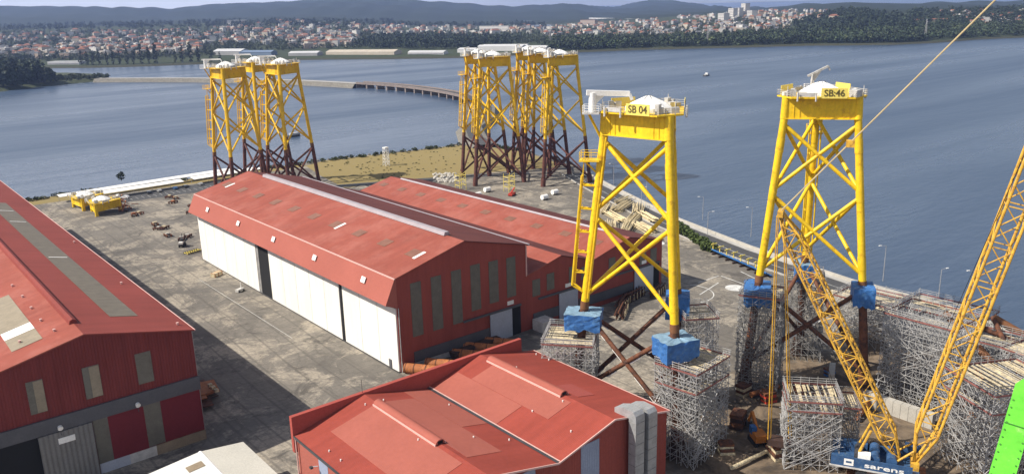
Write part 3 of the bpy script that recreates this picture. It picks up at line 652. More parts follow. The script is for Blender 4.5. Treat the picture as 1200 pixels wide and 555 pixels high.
def patch(x0, x1, y0, y1, sl, m, name, parent, lift=.31, th=.05):
    za, zb = onslope(*sl, x0, lift), onslope(*sl, x1, lift)
    return MB().ext([(x0, y0, za), (x1, y0, zb), (x1, y0, zb+th), (x0, y0, za+th)], (0, y1-y0, 0)).build(name, m, parent, world=True)
SR = (31.8, 30.12, 52.9, 25.33); SLf = (31.8, 30.12, 10.8, 25.33)
patch(39.6, 45.2, 185, 340, SR, 'skylight', 'skylight', lh)
for y0, y1, m_ in ((180, 187.5, 'skylight_lit'), (187.6, 192.2, 'white_paint'), (192.3, 216, 'skylight_lit')): patch(20.2, 25.8, y0, y1, SLf, m_, 'skylight', lh)
for y in (246, 301, 322): patch(40.2, 44.6, y, y+.5, SR, 'white_paint', 'snow_bar', lh, .37)
MB().ext([(31.0, 181, 30.2), (32.6, 181, 30.2), (32.4, 181, 31.0), (31.8, 181, 31.3), (31.2, 181, 31.0)], (0, 230, 0)).build('ridge_vent', 'roof_red_left', lh, world=True)
slope(52.9, 25.34, 53.1, 25.34, GY-.5, GY+241, .3).build('gutter', 'trim_pink', lh, world=True)
for x, y in ((27.5, 190), (27.6, 200), (27.7, 210), (27.5, 221), (22.2, 183), (28.2, 181), (50.8, 177), (49.8, 215), (51, 268)):
    sl_ = SR if x > 31.8 else SLf
    MB().tube((x, y, onslope(*sl_, x, .28)), (x, y, onslope(*sl_, x, .28)+.55), .22, .3, 8).build('roof_vent', 'trim_pink', lh, world=True)
yf = GY-.06
MB().bx(11.0, 52.6, GY-.5, GY-.003, 12.0, 15.0).build('canopy_band', 'grey_band', lh, world=True)
for x0, x1 in ((20.6, 23.5), (30.5, 33.6), (40.5, 43.6)):
    fr = MB().bx(x0, x1, GY-.14, GY-.003, 16.7, 23.4).build('window', 'green_glazing', lh, world=True)
    MB().bx(x0+(1.2 if x0 < 35 else 2.9), x1-.05, GY-.2, GY-.145, 16.8, 23.3).build('pane', 'skylight_lit' if x0 < 35 else 'green_glazing', fr, world=True)
MB().bx(12, 20.9, GY-.16, GY-.003, 0, 11.95).build('doorway', 'dark_void', lh, world=True)
MB().bx(20.9, 30.6, GY-.75, GY-.2, .1, 11.9).build('sliding_door', 'grey_sheet', lh, world=True)
for x0, x1, z0, m_ in ((30.8, 33.6, 1.8, 'green_glazing'), (33.6, 40.6, 2.2, 'wall_red_plain'), (40.6, 44.0, 2.4, 'green_glazing'), (44.0, 52.3, 2.6, 'wall_red_plain')):
    MB().bx(x0+.004, x1-.004, GY-.2, GY-.003, z0, 11.95).build('wall_panel', m_, lh, world=True)
for x0, x1, m_ in ((30.8, 36.6, 'pale_door'), (36.6, 42, 'equip_grey'), (42, 52.5, 'tan_concrete')): MB().bx(x0+.004, x1-.004, GY-.28, GY-.003, .02, 2.2).build('plinth', m_, lh, world=True)
for x in (24.9, 39.5):
    lp = MB().tube((x, GY-.55, 12.9), (x, GY-1.15, 12.7), .42, .5, 12).build('floodlight', 'white_paint', lh, world=True)
    MB().tube((x, GY-.6, 12.4), (x, GY-.8, 11.2), .08, n=6).build('bracket', 'steel_dark', lp, world=True)
MB().bx(24.2, 27.2, GY-.86, GY-.76, 9.4, 10.6).build('door_sign', 'white_paint', lh, world=True)
MB().tube((52.62, GY+.6, 0), (52.62, GY+.6, 25.2), .12, n=6).build('downpipe', 'galvanised_dull', lh, world=True)

# ------------------------------------------------------------------ centre hall (tall bay plus two low bays)
ch = thing('shipyard_hall', 'big red three-bay hall with tall white sliding doors in the middle', 'hall', (145, GY, 0)); Y1 = 314.0
mb = MB(); mb.ext([(103, GY, 0), (145.6, GY, 0), (145.6, GY, 25.5), (124.4, GY, 30.7), (103, GY, 25.2)], (0, Y1-GY, 0)); mb.ext([(145.62, GY, 0), (203.8, GY, 0), (203.8, GY, 15.5), (188.1, GY, 19.3), (172.4, GY, 15.4), (159, GY, 19.5), (145.62, GY, 16.2)], (0, Y1-GY, 0))
mb.build('wall', 'wall_red', ch, world=True)
ST = (124.4, 30.75, 102.6, 25.15)
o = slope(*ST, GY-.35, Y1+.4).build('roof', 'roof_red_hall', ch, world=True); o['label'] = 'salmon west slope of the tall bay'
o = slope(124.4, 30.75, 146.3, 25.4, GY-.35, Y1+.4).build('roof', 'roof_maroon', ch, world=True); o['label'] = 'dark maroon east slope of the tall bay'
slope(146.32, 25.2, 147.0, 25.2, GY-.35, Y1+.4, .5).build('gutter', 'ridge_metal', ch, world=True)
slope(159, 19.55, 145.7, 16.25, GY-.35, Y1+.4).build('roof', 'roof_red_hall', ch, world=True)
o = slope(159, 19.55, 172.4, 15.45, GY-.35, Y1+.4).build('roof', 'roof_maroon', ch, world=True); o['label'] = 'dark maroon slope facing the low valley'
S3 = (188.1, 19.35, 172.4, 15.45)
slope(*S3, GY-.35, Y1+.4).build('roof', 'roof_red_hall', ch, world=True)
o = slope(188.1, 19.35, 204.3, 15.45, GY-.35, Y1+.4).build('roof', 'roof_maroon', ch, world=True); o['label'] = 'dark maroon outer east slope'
MB().ext([(123.5, 181, 31.0), (125.5, 181, 31.0), (125.2, 181, 31.9), (123.8, 181, 31.9)], (0, 118, 0)).build('ridge_vent', 'ridge_metal', ch, world=True)
MB().ext([(187.5, 182, 19.65), (188.7, 182, 19.65), (188.1, 182, 20.1)], (0, 124, 0)).build('ridge_vent', 'ridge_metal', ch, world=True)
for k in range(10):
    y = 178.8+14.2*k; s_ = patch(111.9, 115.2, y, y+4.2, ST, 'roof_light', 'skylight', ch)
    if k in (0, 3, 9): patch(111.6, 115.4, y-1.2, y-.05, ST, 'white_paint', 'skylight', ch)
    patch(179.6, 182.4, y, y+4.2, S3, 'roof_light', 'skylight', ch)
# overhanging flap above the doors
MB().ext([(103.0, GY-.3, 25.1), (102.6, GY-.3, 25.35), (99.6, GY-.3, 19.0), (103.0, GY-.3, 17.6)], (0, Y1-GY+.6, 0)).build('eaves_canopy', 'fascia_red', ch, world=True)
MB().ext([(102.45, GY-.4, 25.5), (102.75, GY-.4, 25.5), (102.75, GY-.4, 25.2), (102.45, GY-.4, 25.2)], (0, Y1-GY+.8, 0)).build('eaves_trim', 'trim_pink', ch, world=True)
for y in (185, 212.6, 240.2, 268, 296): 
    MB().ext([(101.35, y, 23.3), (100.7, y, 21.9), (100.55, y, 21.97), (101.2, y, 23.37)], (0, 2.0, 0)).build('lamp_box', 'white_paint', ch, world=True)
for y0, y1 in ((GY+.3, 201.6), (203.6, 250.5), (260.8, Y1-.3)):
    d = MB().bx(102.6, 102.99, y0, y1, .25, 17.4).build('sliding_door', 'white_sheet', ch, world=True)
    k = y0+9
    while k < y1-4: MB().bx(102.56, 102.6, k, k+.10, .3, 17.3).build('door_seam', 'equip_grey', d, world=True); k += 9.3
for y0, y1 in ((201.65, 203.55), (250.55, 260.75)): MB().bx(102.8, 102.995, y0, y1, 0, 17.4).build('doorway', 'dark_void', ch, world=True)
MB().bx(102.7, 102.98, 258.9, 260.7, .1, 17.4).build('door_edge', 'galvanised_dull', ch, world=True)
MB().bx(102.45, 102.97, GY, Y1, 0, .24).build('door_rail', 'steel_dark', ch, world=True)
MB().bx(102.4, 102.56, 177, 178.2, .3, 2.6).build('wicket_door', 'grey_band', ch, world=True)
# gable glazing, doors, bands
for i, x in enumerate((107.2, 113.5, 119.9, 126.2, 132.4, 138.6)):
    MB().bx(x, x+3.2, GY-.12, GY-.003, 8.6 if i < 3 else (10.8, 11.4, 11.6)[i-3], 23.1+(.0, .2, .4, .6, .3, .0)[i]).build('window', 'green_glazing', ch, world=True)
for x, z0, z1 in ((147.9, 9.6, 14.6), (153.4, 10.2, 15.2), (162.2, 10.4, 15.4), (167.2, 10.3, 14.2), (179.0, 9.0, 14.5), (193, 9.2, 14.4), (198.2, 9.0, 13.6)):
    MB().bx(x, x+2.9, GY-.12, GY-.003, z0, z1).build('window', 'green_glazing', ch, world=True)
MB().bx(107.2, 131.9, GY-.3, GY-.003, 1.6, 4.5).build('plinth_band', 'grey_band', ch, world=True)
MB().bx(107.2, 131.9, GY-.2, GY-.003, .02, 1.55).build('plinth', 'equip_grey', ch, world=True)
MB().bx(148, 157.8, GY-.3, GY-.003, 1.6, 4.5).build('plinth_band', 'grey_band', ch, world=True)
MB().bx(166, 190, GY-.3, GY-.003, 1.6, 4.5).build('plinth_band', 'grey_band', ch, world=True)
for x0, x1, o1 in ((132.1, 139.8, 143.2), (157.9, 165.4, 157.8), (190.4, 199.2, 202.4)):
    MB().bx(x0, x1, GY-.55, GY-.25, .1, 8.3).build('sliding_door', 'pale_door', ch, world=True)
    MB().bx(x0-9 if o1 > x1 else x0-8, max(x1, o1), GY-.7, GY-.22, 8.4, 8.9).build('door_track', 'grey_band', ch, world=True)
    if o1 > x1: MB().bx(x1+.01, o1, GY-.2, GY-.003, 0, 8.3).build('doorway', 'dark_void', ch, world=True)
for x in (138.6, 160.7, 194): MB().bx(x, x+2.2, GY-.14, GY-.003, 9.4, 10.5).build('bay_sign', 'white_paint', ch, world=True)
MB().bx(147.2, 152.0, GY-5, GY-.6, .02, 3.2).build('site_hut', 'equip_grey', ch, world=True)['label'] = 'grey lean-to cabin against the gable'
MB().tube((103.25, GY-.25, 0), (103.25, GY-.25, 17.5), .14, n=6).build('downpipe', 'galvanised', ch, world=True)
MB().bx(145.62, 145.9, GY-.25, GY+.1, 16.3, 25.3).build('corner_trim', 'trim_pink', ch, world=True)

# ------------------------------------------------------------------ front workshop
fw = thing('front_workshop', 'red twin-gabled workshop with repainted roof patches in the foreground', 'workshop', (84, 113, 0))
FY0, FY1 = 93.5, 132.2; X0, XV, X1 = 55.8, 84.4, 112.3; XR1, XR2 = 70.1, 97.9; ZE, ZR = 16.0, 19.3
mb = MB(); mb.ext([(X0, FY0, 0), (X1, FY0, 0), (X1, FY0, ZE), (XR2, FY0, ZR), (XV, FY0, ZE), (XR1, FY0, ZR), (X0, FY0, ZE)], (0, FY1-FY0, 0)); mb.build('wall', 'wall_red', fw, world=True)
SL = [(XR1, ZR+.04, X0-.4, ZE-.05), (XR1, ZR+.04, XV-.03, ZE+.04), (XR2, ZR+.04, XV+.03, ZE+.04), (XR2, ZR+.04, X1+.4, ZE-.05)]
for s_ in SL: slope(*s_, FY0-.35, FY1-.02, .22).build('roof', 'roof_red', fw, world=True)
MB().bx(X0-.6, X1-3, FY1, FY1+.9, ZE-3.2, ZR+.55).build('parapet', 'fascia_deep', fw, world=True)
patch(60.2, 69.3, 99.5, 127.2, SL[0], 'roof_patch', 'roof_patch', fw, .235)
patch(71.0, 78.2, 100.5, 127.4, SL[1], 'roof_patch', 'roof_patch', fw, .235)
patch(78.3, 84.0, 112, 131.2, SL[1], 'roof_patch', 'roof_patch', fw, .235)
patch(85.0, 91.2, 110.6, 131.0, SL[2], 'roof_patch', 'roof_patch', fw, .235)
patch(91.3, 97.0, 103.4, 126.5, SL[2], 'roof_patch', 'roof_patch', fw, .235)
patch(99.8, 104.2, 104.5, 111.0, SL[3], 'roof_patch_deep', 'roof_patch', fw, .235)
for xr, y0, y1 in ((XR1, 106.8, 127.2), (XR2, 106.2, 128.6)):
    pr_ = [(xr+.95*math.cos(t), y0, ZR+.25+.85*math.sin(t)) for t in np.linspace(0, PI, 9)]
    v_ = MB().ext(pr_, (0, y1-y0, 0)).build('ridge_vent', 'roof_patch', fw, smooth=40, world=True)
    MB().bx(xr-.5, xr+.5, y0-.03, y0-.004, ZR+.3, ZR+.85).build('vent_end', 'dark_void', v_, world=True)
    for s_ in (-1, 1): MB().bx(xr+s_*1.02-.06, xr+s_*1.02+.06, y0, y1, ZR+.05, ZR+.42).build('vent_rail', 'trim_pink', v_, world=True)
for x, sl_, ys in ((X0-.38, None, 0),):
    MB().bx(X0-.62, X0-.42, FY0-.3, FY1, ZE-.25, ZE+.2).build('gutter', 'steel_dark', fw, world=True)
MB().bx(X1+.42, X1+.6, FY0-.3, FY1, ZE-.2, ZE+.22).build('gutter', 'trim_pink', fw, world=True)
MB().ext([(XV-.22, FY0-.3, ZE+.3), (XV+.22, FY0-.3, ZE+.3), (XV+.3, FY0-.3, ZE+.42), (XV-.3, FY0-.3, ZE+.42)], (0, FY1-FY0, 0)).build('valley_gutter', 'steel_dark', fw, world=True)
MB().bx(XV+.31, XV+.5, FY0-.3, FY1-.1, ZE+.3, ZE+.5).build('gutter_lip', 'trim_pink', fw, world=True)
for s_ in SL: 
    x0, z0, x1, z1 = s_; MB().ext([(x0, FY0-.55, z0+.0), (x1, FY0-.55, z1+.0), (x1, FY0-.55, z1+.32), (x0, FY0-.55, z0+.32)], (0, .18, 0)).build('verge_trim', 'trim_pink', fw, world=True)
for x0, x1, zt in ((76, 79.5, 17.2), (89.9, 94.3, 17.1), (106.2, 108.9, 16.2)): MB().bx(x0, x1, FY0-.1, FY0-.004, 1, zt).build('glazing_strip', 'bluegrey_sheet', fw, world=True)
for y0, y1 in ((120.2, 123.6), (104, 107)): MB().bx(X0-.1, X0-.004, y0, y1, 1, ZE-.5).build('glazing_strip', 'bluegrey_sheet', fw, world=True)
MB().bx(X0-.12, X0-.006, FY0, FY1, 0, 8.5).build('plinth_band', 'wall_red_dark', fw, world=True)
MB().bx(X0-.05, X0-.004, FY0+.1, FY1-.1, 8.6, ZE-.3).build('wall_panel', 'fascia_red', fw, world=True)
MB().tube((X0-.5, FY1-.6, 0), (X0-.5, FY1-.6, ZE), .14, n=6).build('downpipe', 'trim_pink', fw, world=True)
for y in (123.9,):
    l_ = MB().tube((X0-.2, y, 13.6), (X0-1.3, y, 13.9), .09, n=6).build('wall_lamp', 'white_paint', fw, world=True)
    MB().box((X0-1.4, y, 13.8), (.5, .6, .35)).build('lamp_head', 'steel_dark', l_, world=True)
for x, zt in ((100.9, 18.9), (104.3, 18.2)):     # the two bent ventilation ducts
    d = MB(); d.bx(x, x+2.3, FY0-2.6, FY0-.9, 0, zt)
    pr_ = [(x, FY0-.9+1.7*math.cos(t)-0., zt+1.5*math.sin(t)) for t in np.linspace(0, PI, 8)]
    d.ext([(x, FY0-2.6, zt+.01), (x, FY0-2.5, zt+.9), (x, FY0-1.9, zt+1.5), (x, FY0+.6, zt+1.6), (x, FY0+2.6, zt+.9), (x, FY0+2.6, zt-.1), (x, FY0+.4, zt+.01)], (2.3, 0, 0))
    do = d.build('air_duct', 'zinc', fw, world=True)
    z = 1.5
    while z < zt: MB().bx(x-.05, x+2.35, FY0-2.66, FY0-.87, z, z+.10).build('duct_flange', 'galvanised_dull', do, world=True); z += 2.1
for k in range(14):
    s_ = SL[k % 4]; x = s_[0]+(s_[2]-s_[0])*random.choice((.12, .5, .88)); y = random.uniform(96, 130)
    MB().tube((x, y, onslope(*s_, x, .2)), (x, y, onslope(*s_, x, .2)+.35), .13, n=6).build('roof_stud', 'white_paint', fw, world=True)
MB().tube((69.9, FY1+.3, ZR+.5), (69.9, FY1+.3, ZR+3.2), .05, n=5).build('antenna', 'steel_dark', fw, world=True)

# ------------------------------------------------------------------ white shed bottom left
ws_ = thing('white_shed', 'low shed with white and beige roof at the bottom left corner', 'shed', (42, 146, 0))
MB().ext([(26, 132, 0), (52.6, 132, 0), (52.6, 132, 7.6), (44.5, 132, 8.6), (26, 132, 6.9)], (0, 19.6, 0)).build('wall', 'equip_grey', ws_, world=True)
slope(44.5, 8.62, 25.6, 6.85, 131.7, 152.0, .2).build('roof', 'white_roof', ws_, world=True)
o = slope(44.5, 8.62, 53.0, 7.55, 131.7, 152.0, .2).build('roof', 'beige_roof', ws_, world=True)
MB().ext([(40.4, 146.2, 8.47), (43.4, 146.2, 8.75), (43.4, 146.2, 8.82), (40.4, 146.2, 8.54)], (0, 2.2, 0)).build('roof_hatch', 'tan_concrete', ws_, world=True)
MB().ext([(44.2, 131.65, 8.80), (44.8, 131.65, 8.80), (44.5, 131.65, 8.95)], (0, 20.4, 0)).build('ridge_cap', 'white_paint', ws_, world=True)

# ------------------------------------------------------------------ jackets
ZJ, ZN, ZB, ZD = 24.3, 43.8, 60.6, 65.2
def RJ(z): return float(np.interp(z, [-6, 0, ZJ, ZN, ZB, ZD], [16, 15.4, 12.9, 10.7, 8.9, 8.7]))
def LP(i, z, dr=0): a = i*2*PI/3; r = RJ(z)+dr; return Vector((r*math.cos(a), r*math.sin(a), z))
def head(root, z0, ym, txt=None, crane=None, seed=1, legs=True):
    """transition piece with its base of girders at z0: girders, deck, white cover, rails, kit"""
    rnd = random.Random(seed); h = ZD-ZB; z1 = z0+h
    C_ = [Vector((8.8*math.cos(i*2*PI/3), 8.8*math.sin(i*2*PI/3), 0)) for i in range(3)]
    for i in range(3):
        a, c = C_[i], C_[(i+1) % 3]; mb = MB(); mid = (a+c)/2; nrm = Vector((mid.x, mid.y, 0)).normalized()
        mb.bar(a+Vector((0, 0, z0+h/2))+nrm*.35, c+Vector((0, 0, z0+h/2))+nrm*.35, .5, h-.02)
        mb.bar(a+Vector((0, 0, z0))+nrm*.45, c+Vector((0, 0, z0))+nrm*.45, 1.2, .16)
        for f in (.12, .2, .8, .88): mb.bar(a.lerp(c, f)+nrm*.66+Vector((0, 0, z0+.1)), a.lerp(c, f)+nrm*.66+Vector((0, 0, z1-.1)), .12, .12)
        mb.build('girder', ym, root)
    pts = []
    for i in range(3):
        a = i*2*PI/3
        for s_ in (-.30, .30): pts.append((9.7*math.cos(a+s_), 9.7*math.sin(a+s_), z1+.02))
    MB().ext(pts, (0, 0, .3)).build('deck', ym, root)
    nn_ = 24; V_c = []
    for (rr_c, zz_c, w_c) in ((4.7, .34, .0), (4.6, 1.0, .05), (3.3, 1.75, .10), (1.7, 2.55, .10), (.5, 3.1, .02)):
        for q in range(nn_): k_c = rr_c*(1+rnd.uniform(-.03, .03)); V_c.append((k_c*math.cos(2*PI*q/nn_), k_c*math.sin(2*PI*q/nn_), z1+zz_c+w_c*(1 if q % 3 == 0 else -1)+rnd.uniform(-.05, .05)))
    cov = MB().add(V_c, [(r_*nn_+q, r_*nn_+(q+1) % nn_, (r_+1)*nn_+(q+1) % nn_, (r_+1)*nn_+q) for r_ in range(4) for q in range(nn_)]+[tuple(range(4*nn_, 5*nn_))]); co_ = cov.build('cover', 'cover_white', root)
    mb = MB()
    for q in range(0, nn_, 4): mb.tube((4.75*math.cos(2*PI*q/nn_), 4.75*math.sin(2*PI*q/nn_), z1+.4), (.5*math.cos(2*PI*q/nn_), .5*math.sin(2*PI*q/nn_), z1+3.25), .05, n=4)
    mb.build('tie_rope', 'steel_dark', co_)
    n_ = len(pts)
    for i in range(n_):
        a, c = Vector(pts[i])+Vector((0, 0, .3)), Vector(pts[(i+1) % n_])+Vector((0, 0, .3)); mb = MB(); k = max(2, int((c-a).length/1.8))
        for q in range(k+1): p = a.lerp(c, q/k); mb.tube(p, p+Vector((0, 0, 1.25)), .06, n=4)
        for z in (.45, .85, 1.25): mb.tube(a+Vector((0, 0, z)), c+Vector((0, 0, z)), .05, n=4)
        mb.build('railing', 'equip_grey', root)
    for i in range(3):
        for q in range(5):
            a = i*2*PI/3+rnd.uniform(-.25, .25); r = rnd.uniform(5.6, 8.8); s_ = (rnd.uniform(.6, 1.8), rnd.uniform(.5, 1.4), rnd.uniform(.7, 2.0))
            MB().box((r*math.cos(a), r*math.sin(a), z1+.33+s_[2]/2), s_, rnd.uniform(0, 3)).build('equipment_box', rnd.choice(('equip_grey', 'white_paint', 'equip_grey', 'zinc', 'galvanised')), root)
        a = i*2*PI/3+.12; MB().tube((9.2*math.cos(a), 9.2*math.sin(a), z1+.3), (9.2*math.cos(a), 9.2*math.sin(a), z1+2.6), .09, n=5).build('light_mast', 'equip_grey', root)
    for i in range(3):                    # name boards on the three faces, kit frame beside them
        am = i*2*PI/3+PI/3; nx, ny = math.cos(am), math.sin(am); tx, ty = -ny, nx; d = 7.12
        if txt:
            c = Vector((nx*d+tx*2.2*1, ny*d+ty*2.2, z1+1.2)); s_ = MB().box(c, (.12, 5.4, 2.2), am).build('name_sign', 'yellow_sign', root)
            text(txt, 2.0, 'sign_dark', s_, facing((c.x+nx*.09, c.y+ny*.09, c.z), (nx, ny)), sx=.95)
        c = Vector((nx*d-tx*3.4, ny*d-ty*3.4, z1-.1)); mb = MB(); 
        mb.box((c.x, c.y, z1+.9), (.1, 3.6, .9), am)
        for s_ in (-1.9, 1.9): mb.tube((c.x+tx*s_+nx*.5, c.y+ty*s_+ny*.5, z1-.5), (c.x+tx*s_+nx*.5, c.y+ty*s_+ny*.5, z1+1.4), .22, n=6)
        mb.build('access_frame', 'equip_grey', root)
    if crane:
        ang, el, mcol, rad = crane; p = Vector((11.2*math.cos(.12), 11.2*math.sin(.12), z1+.3)); d = Vector((math.cos(ang)*math.cos(el), math.sin(ang)*math.cos(el), math.sin(el)))
        cr_ = MB().tube(p-Vector((0, 0, .4)), p+Vector((0, 0, 3.6)), rad*1.5, rad*1.3, 12).build('davit_crane', mcol, root, smooth=40)
        q = p+Vector((0, 0, 3.6)); hx = Vector((-d.x, -d.y, 0)).normalized()
        JL = 7.5 if rad > .3 else 4.0
        MB().bar(q-d*1.2, q+d*JL, rad*1.7, rad*1.9).build('jib', mcol, cr_); MB().bar(q+d*JL, q+d*(JL+.5)-Vector((0, 0, 1.2)), rad*1.1, rad*1.1).build('jib_tip', mcol, cr_)
        MB().ext([p+Vector((0, 0, 1.2))+d*rad, q-Vector((0, 0, rad)), q+d*2.4-Vector((0, 0, rad))], Vector((-d.y, d.x, 0))*.3).build('jib_gusset', mcol, cr_)
        MB().box((p.x+.2, p.y, z1-.1), (3.4, 3.4, .3), 0).build('crane_platform', 'equip_grey', root)
        mb = MB()
        for sx_, sy_ in ((-1, -1), (1, -1), (1, 1), (-1, 1)):
            mb.tube((p.x+.2+sx_*1.65, p.y+sy_*1.65, z1), (p.x+.2+sx_*1.65, p.y+sy_*1.65, z1+1.5), .06, n=4)
        for z in (.5, 1.0, 1.45):
            for (ax, ay), (bx_, by_) in (((-1, -1), (1, -1)), ((1, -1), (1, 1)), ((1, 1), (-1, 1))): mb.tube((p.x+.2+ax*1.65, p.y+ay*1.65, z1+z), (p.x+.2+bx_*1.65, p.y+by_*1.65, z1+z), .06, n=4)
        mb.build('crane_railing', 'white_paint', root)
        MB().tube((p.x+.8, p.y, z1-.2), LP(0, z1-5.5, .5), .28, n=8).build('crane_strut', ym, root)
def jacket(name, label, loc, az, ym, rm, txt=None, crane=None, seed=1, group=None, fine=True):
    t = thing(name, label, 'jacket', loc, az, group); n_ = 14 if fine else 9
    for i in range(3):
        mb = MB(); mb.tube(LP(i, ZJ), LP(i, ZB), .86, .84, n_); mb.tube(LP(i, ZB-.01), LP(i, ZD), .92, .92, n_)
        for z in (ZN, ZJ+4, ZB-6): mb.tube(LP(i, z-1.5), LP(i, z+1.5), .915, n=n_)
        mb.build('leg', ym, t, smooth=40)
        MB().tube(LP(i, ZJ-1.7), LP(i, ZJ-.005), .97, .95, n_).build('leg_collar', 'brown_primer', t, smooth=40)
        mb = MB(); mb.tube(LP(i, 0), LP(i, ZJ-1.7), .98, .93, n_); mb.tube(LP(i, 0), LP(i, 4.2), 1.35, 1.3, n_)
        mb.build('lower_leg', rm, t, smooth=40)
        j = (i+1) % 3
        for (z0, z1) in ((ZJ+1.3, ZN-.5), (ZN+.7, ZB-1.2)):
            for a, c in ((i, j), (j, i)):
                k = Vector((0, 0, .0)); MB().tube(LP(a, z0), LP(c, z1), .45, n=n_-3).build('brace', ym, t, smooth=40)
        for a, c in ((i, j), (j, i)):
            b_ = MB().tube(LP(a, 2.6), LP(c, ZJ-2.2), .52, n=n_-3).build('lower_brace', rm, t, smooth=40)
            if fine:
                p0, p1 = LP(a, 2.6), LP(c, ZJ-2.2); mb = MB(); off = Vector((0, 0, -.75))
                for f0, f1 in ((.16, .28), (.34, .44), (.58, .68), (.76, .86)): mb.bar(p0.lerp(p1, f0)+off, p0.lerp(p1, f1)+off, .26, .26)
                mb.build('anode', 'white_paint', b_)
    head(t, ZB, ym, txt, crane, seed)
    # boat landing and access ladder on the first leg
    u = Vector((1, 0, 0)); P0, P1 = LP(0, 27), LP(0, 52); base = Vector((RJ(27)+3.0, 0, 0)); top = Vector((RJ(55)+3.9, 0, 0))
    for s_ in (-.8, .8):
        mb = MB(); mb.tube(base+Vector((0, s_, 28)), top+Vector((0, s_, 52)), .26, n=8); mb.tube(base+Vector((0, s_, 28)), LP(0, 26)+Vector((0, s_*.4, 0)), .22, n=6)
        mb.build('fender', ym, t, smooth=40)
    mb = MB()
    for q in range(30): f = q/29; p = (base+Vector((0, 0, 28.5))).lerp(top+Vector((0, 0, 51)), f); mb.tube(p+Vector((-.5, -.32, 0)), p+Vector((-.5, .32, 0)), .06, n=4)
    for s_ in (-.34, .34): mb.tube(base+Vector((-.5, s_, 28.2)), top+Vector((-.5, s_, 57)), .08, n=5)
    mb.build('ladder', ym, t)
    for z in (31, 35.5, 40, 45, 50):
        f = (z-28)/24; p = (base+Vector((0, 0, 28))).lerp(top+Vector((0, 0, 52)), f); mb = MB()
        for s_ in (-.8, .8): mb.tube(p+Vector((0, s_, 0)), LP(0, z)+Vector((0, s_*.4, -.3)), .18, n=6)
        mb.tube(p+Vector((0, -.8, 0)), p+Vector((0, .8, 0)), .16, n=6); mb.build('landing_bracket', ym, t)
    p = LP(0, 56); mb = MB(); mb.box((p.x+2.4, 0, 55.2), (4.2, 3.6, .25)); mb.tube((p.x+3.6, 0, 55), LP(0, 52), .2, n=6)
    mb.build('rest_platform', ym, t); mb = MB()
    for sx_, sy_ in ((.4, -1.75), (4.4, -1.75), (4.4, 1.75), (.4, 1.75), (2.4, -1.75), (2.4, 1.75)): mb.tube((p.x+sx_, sy_, 55.3), (p.x+sx_, sy_, 57), .07, n=4)
    for z in (55.9, 56.5, 57): mb.tube((p.x+.4, -1.75, z), (p.x+4.4, -1.75, z), .06, n=4); mb.tube((p.x+4.4, -1.75, z), (p.x+4.4, 1.75, z), .06, n=4); mb.tube((p.x+4.4, 1.75, z), (p.x+.4, 1.75, z), .06, n=4)
    mb.build('platform_railing', ym, t)
    for s_ in (-1, 1): MB().tube(LP(0, ZJ+1, 0)+Vector((-.6, s_*1.3, 0)), LP(0, ZB-.5)+Vector((-.6, s_*1.3, 0)), .2, n=6).build('cable_tube', ym, t)
    return t
NEAR = 3.7
A04, A46 = math.radians(128.4), math.radians(155-120)
SB04 = (128.8, 113.9, NEAR); SB46 = (174.2, 103.1, NEAR)
jacket('wind_turbine_jacket', 'bright yellow jacket with white davit crane and the sign SB 04', SB04, A04, 'yellow', 'rust', 'SB 04', (math.radians(-167), math.radians(-3), 'white_paint', .55), 3)
jacket('wind_turbine_jacket', 'bright yellow jacket with the sign SB:46 behind the crane mast', SB46, A46, 'yellow', 'rust', 'SB:46', (math.radians(-74), math.radians(25), 'equip_grey', .25), 4)
j0 = jacket('wind_turbine_jacket', 'yellow and brown jacket at the left front of the left group, ladder towards the shelters', (154, 403, 0), math.radians(118.7), 'yellow_far', 'rust_far', None, (math.radians(-150), 0., 'white_paint', .35), 5, 'jackets stored by the water', fine=False)
for x, y, a, lab in ((182.2, 403.6, 119, 'yellow and brown jacket beside the dry grass, right one of the left group'), (182, 434, 118, 'yellow and brown jacket nearest the shore, behind two others of the left group'),
                     (273, 348, 186, 'yellow and brown jacket at the front left of the crowded group'), (296, 322, 191, 'yellow and brown jacket at the right end of the crowded group'),
                     (304, 346, 188, 'yellow and brown jacket in the middle rear of the crowded group'), (283, 373, 186, 'yellow and brown jacket at the rear left of the crowded group'), (317, 371, 187, 'yellow and brown jacket at the far back of the crowded group, nearest the water')):
    c = copy_tree(j0); c.location = (x, y, 0); c.rotation_euler = (0, 0, math.radians(a)); c['label'] = lab
def legw(loc, az, i, z): p = LP(i, z-loc[2]); return Vector((loc[0]+p.x*math.cos(az)-p.y*math.sin(az), loc[1]+p.x*math.sin(az)+p.y*math.cos(az), z))
for k, (loc, az, nm) in enumerate(((SB04, A04, 'SB 04'), (SB46, A46, 'SB:46'))):
    for i in range(3):
        p = legw(loc, az, i, NEAR); t = MB().tube((p.x, p.y, 0), (p.x, p.y, NEAR-.01), 2.0, 1.5, 8).build('support_stand', 'rust_dark')
        tag(t, 'short dark steel stand under %s leg of jacket %s' % (('the ladder', 'the front', 'the right rear')[i] if k == 0 else ('the ladder', 'the left', 'the right front')[i], nm), 'stand', 'stands under the near jackets')
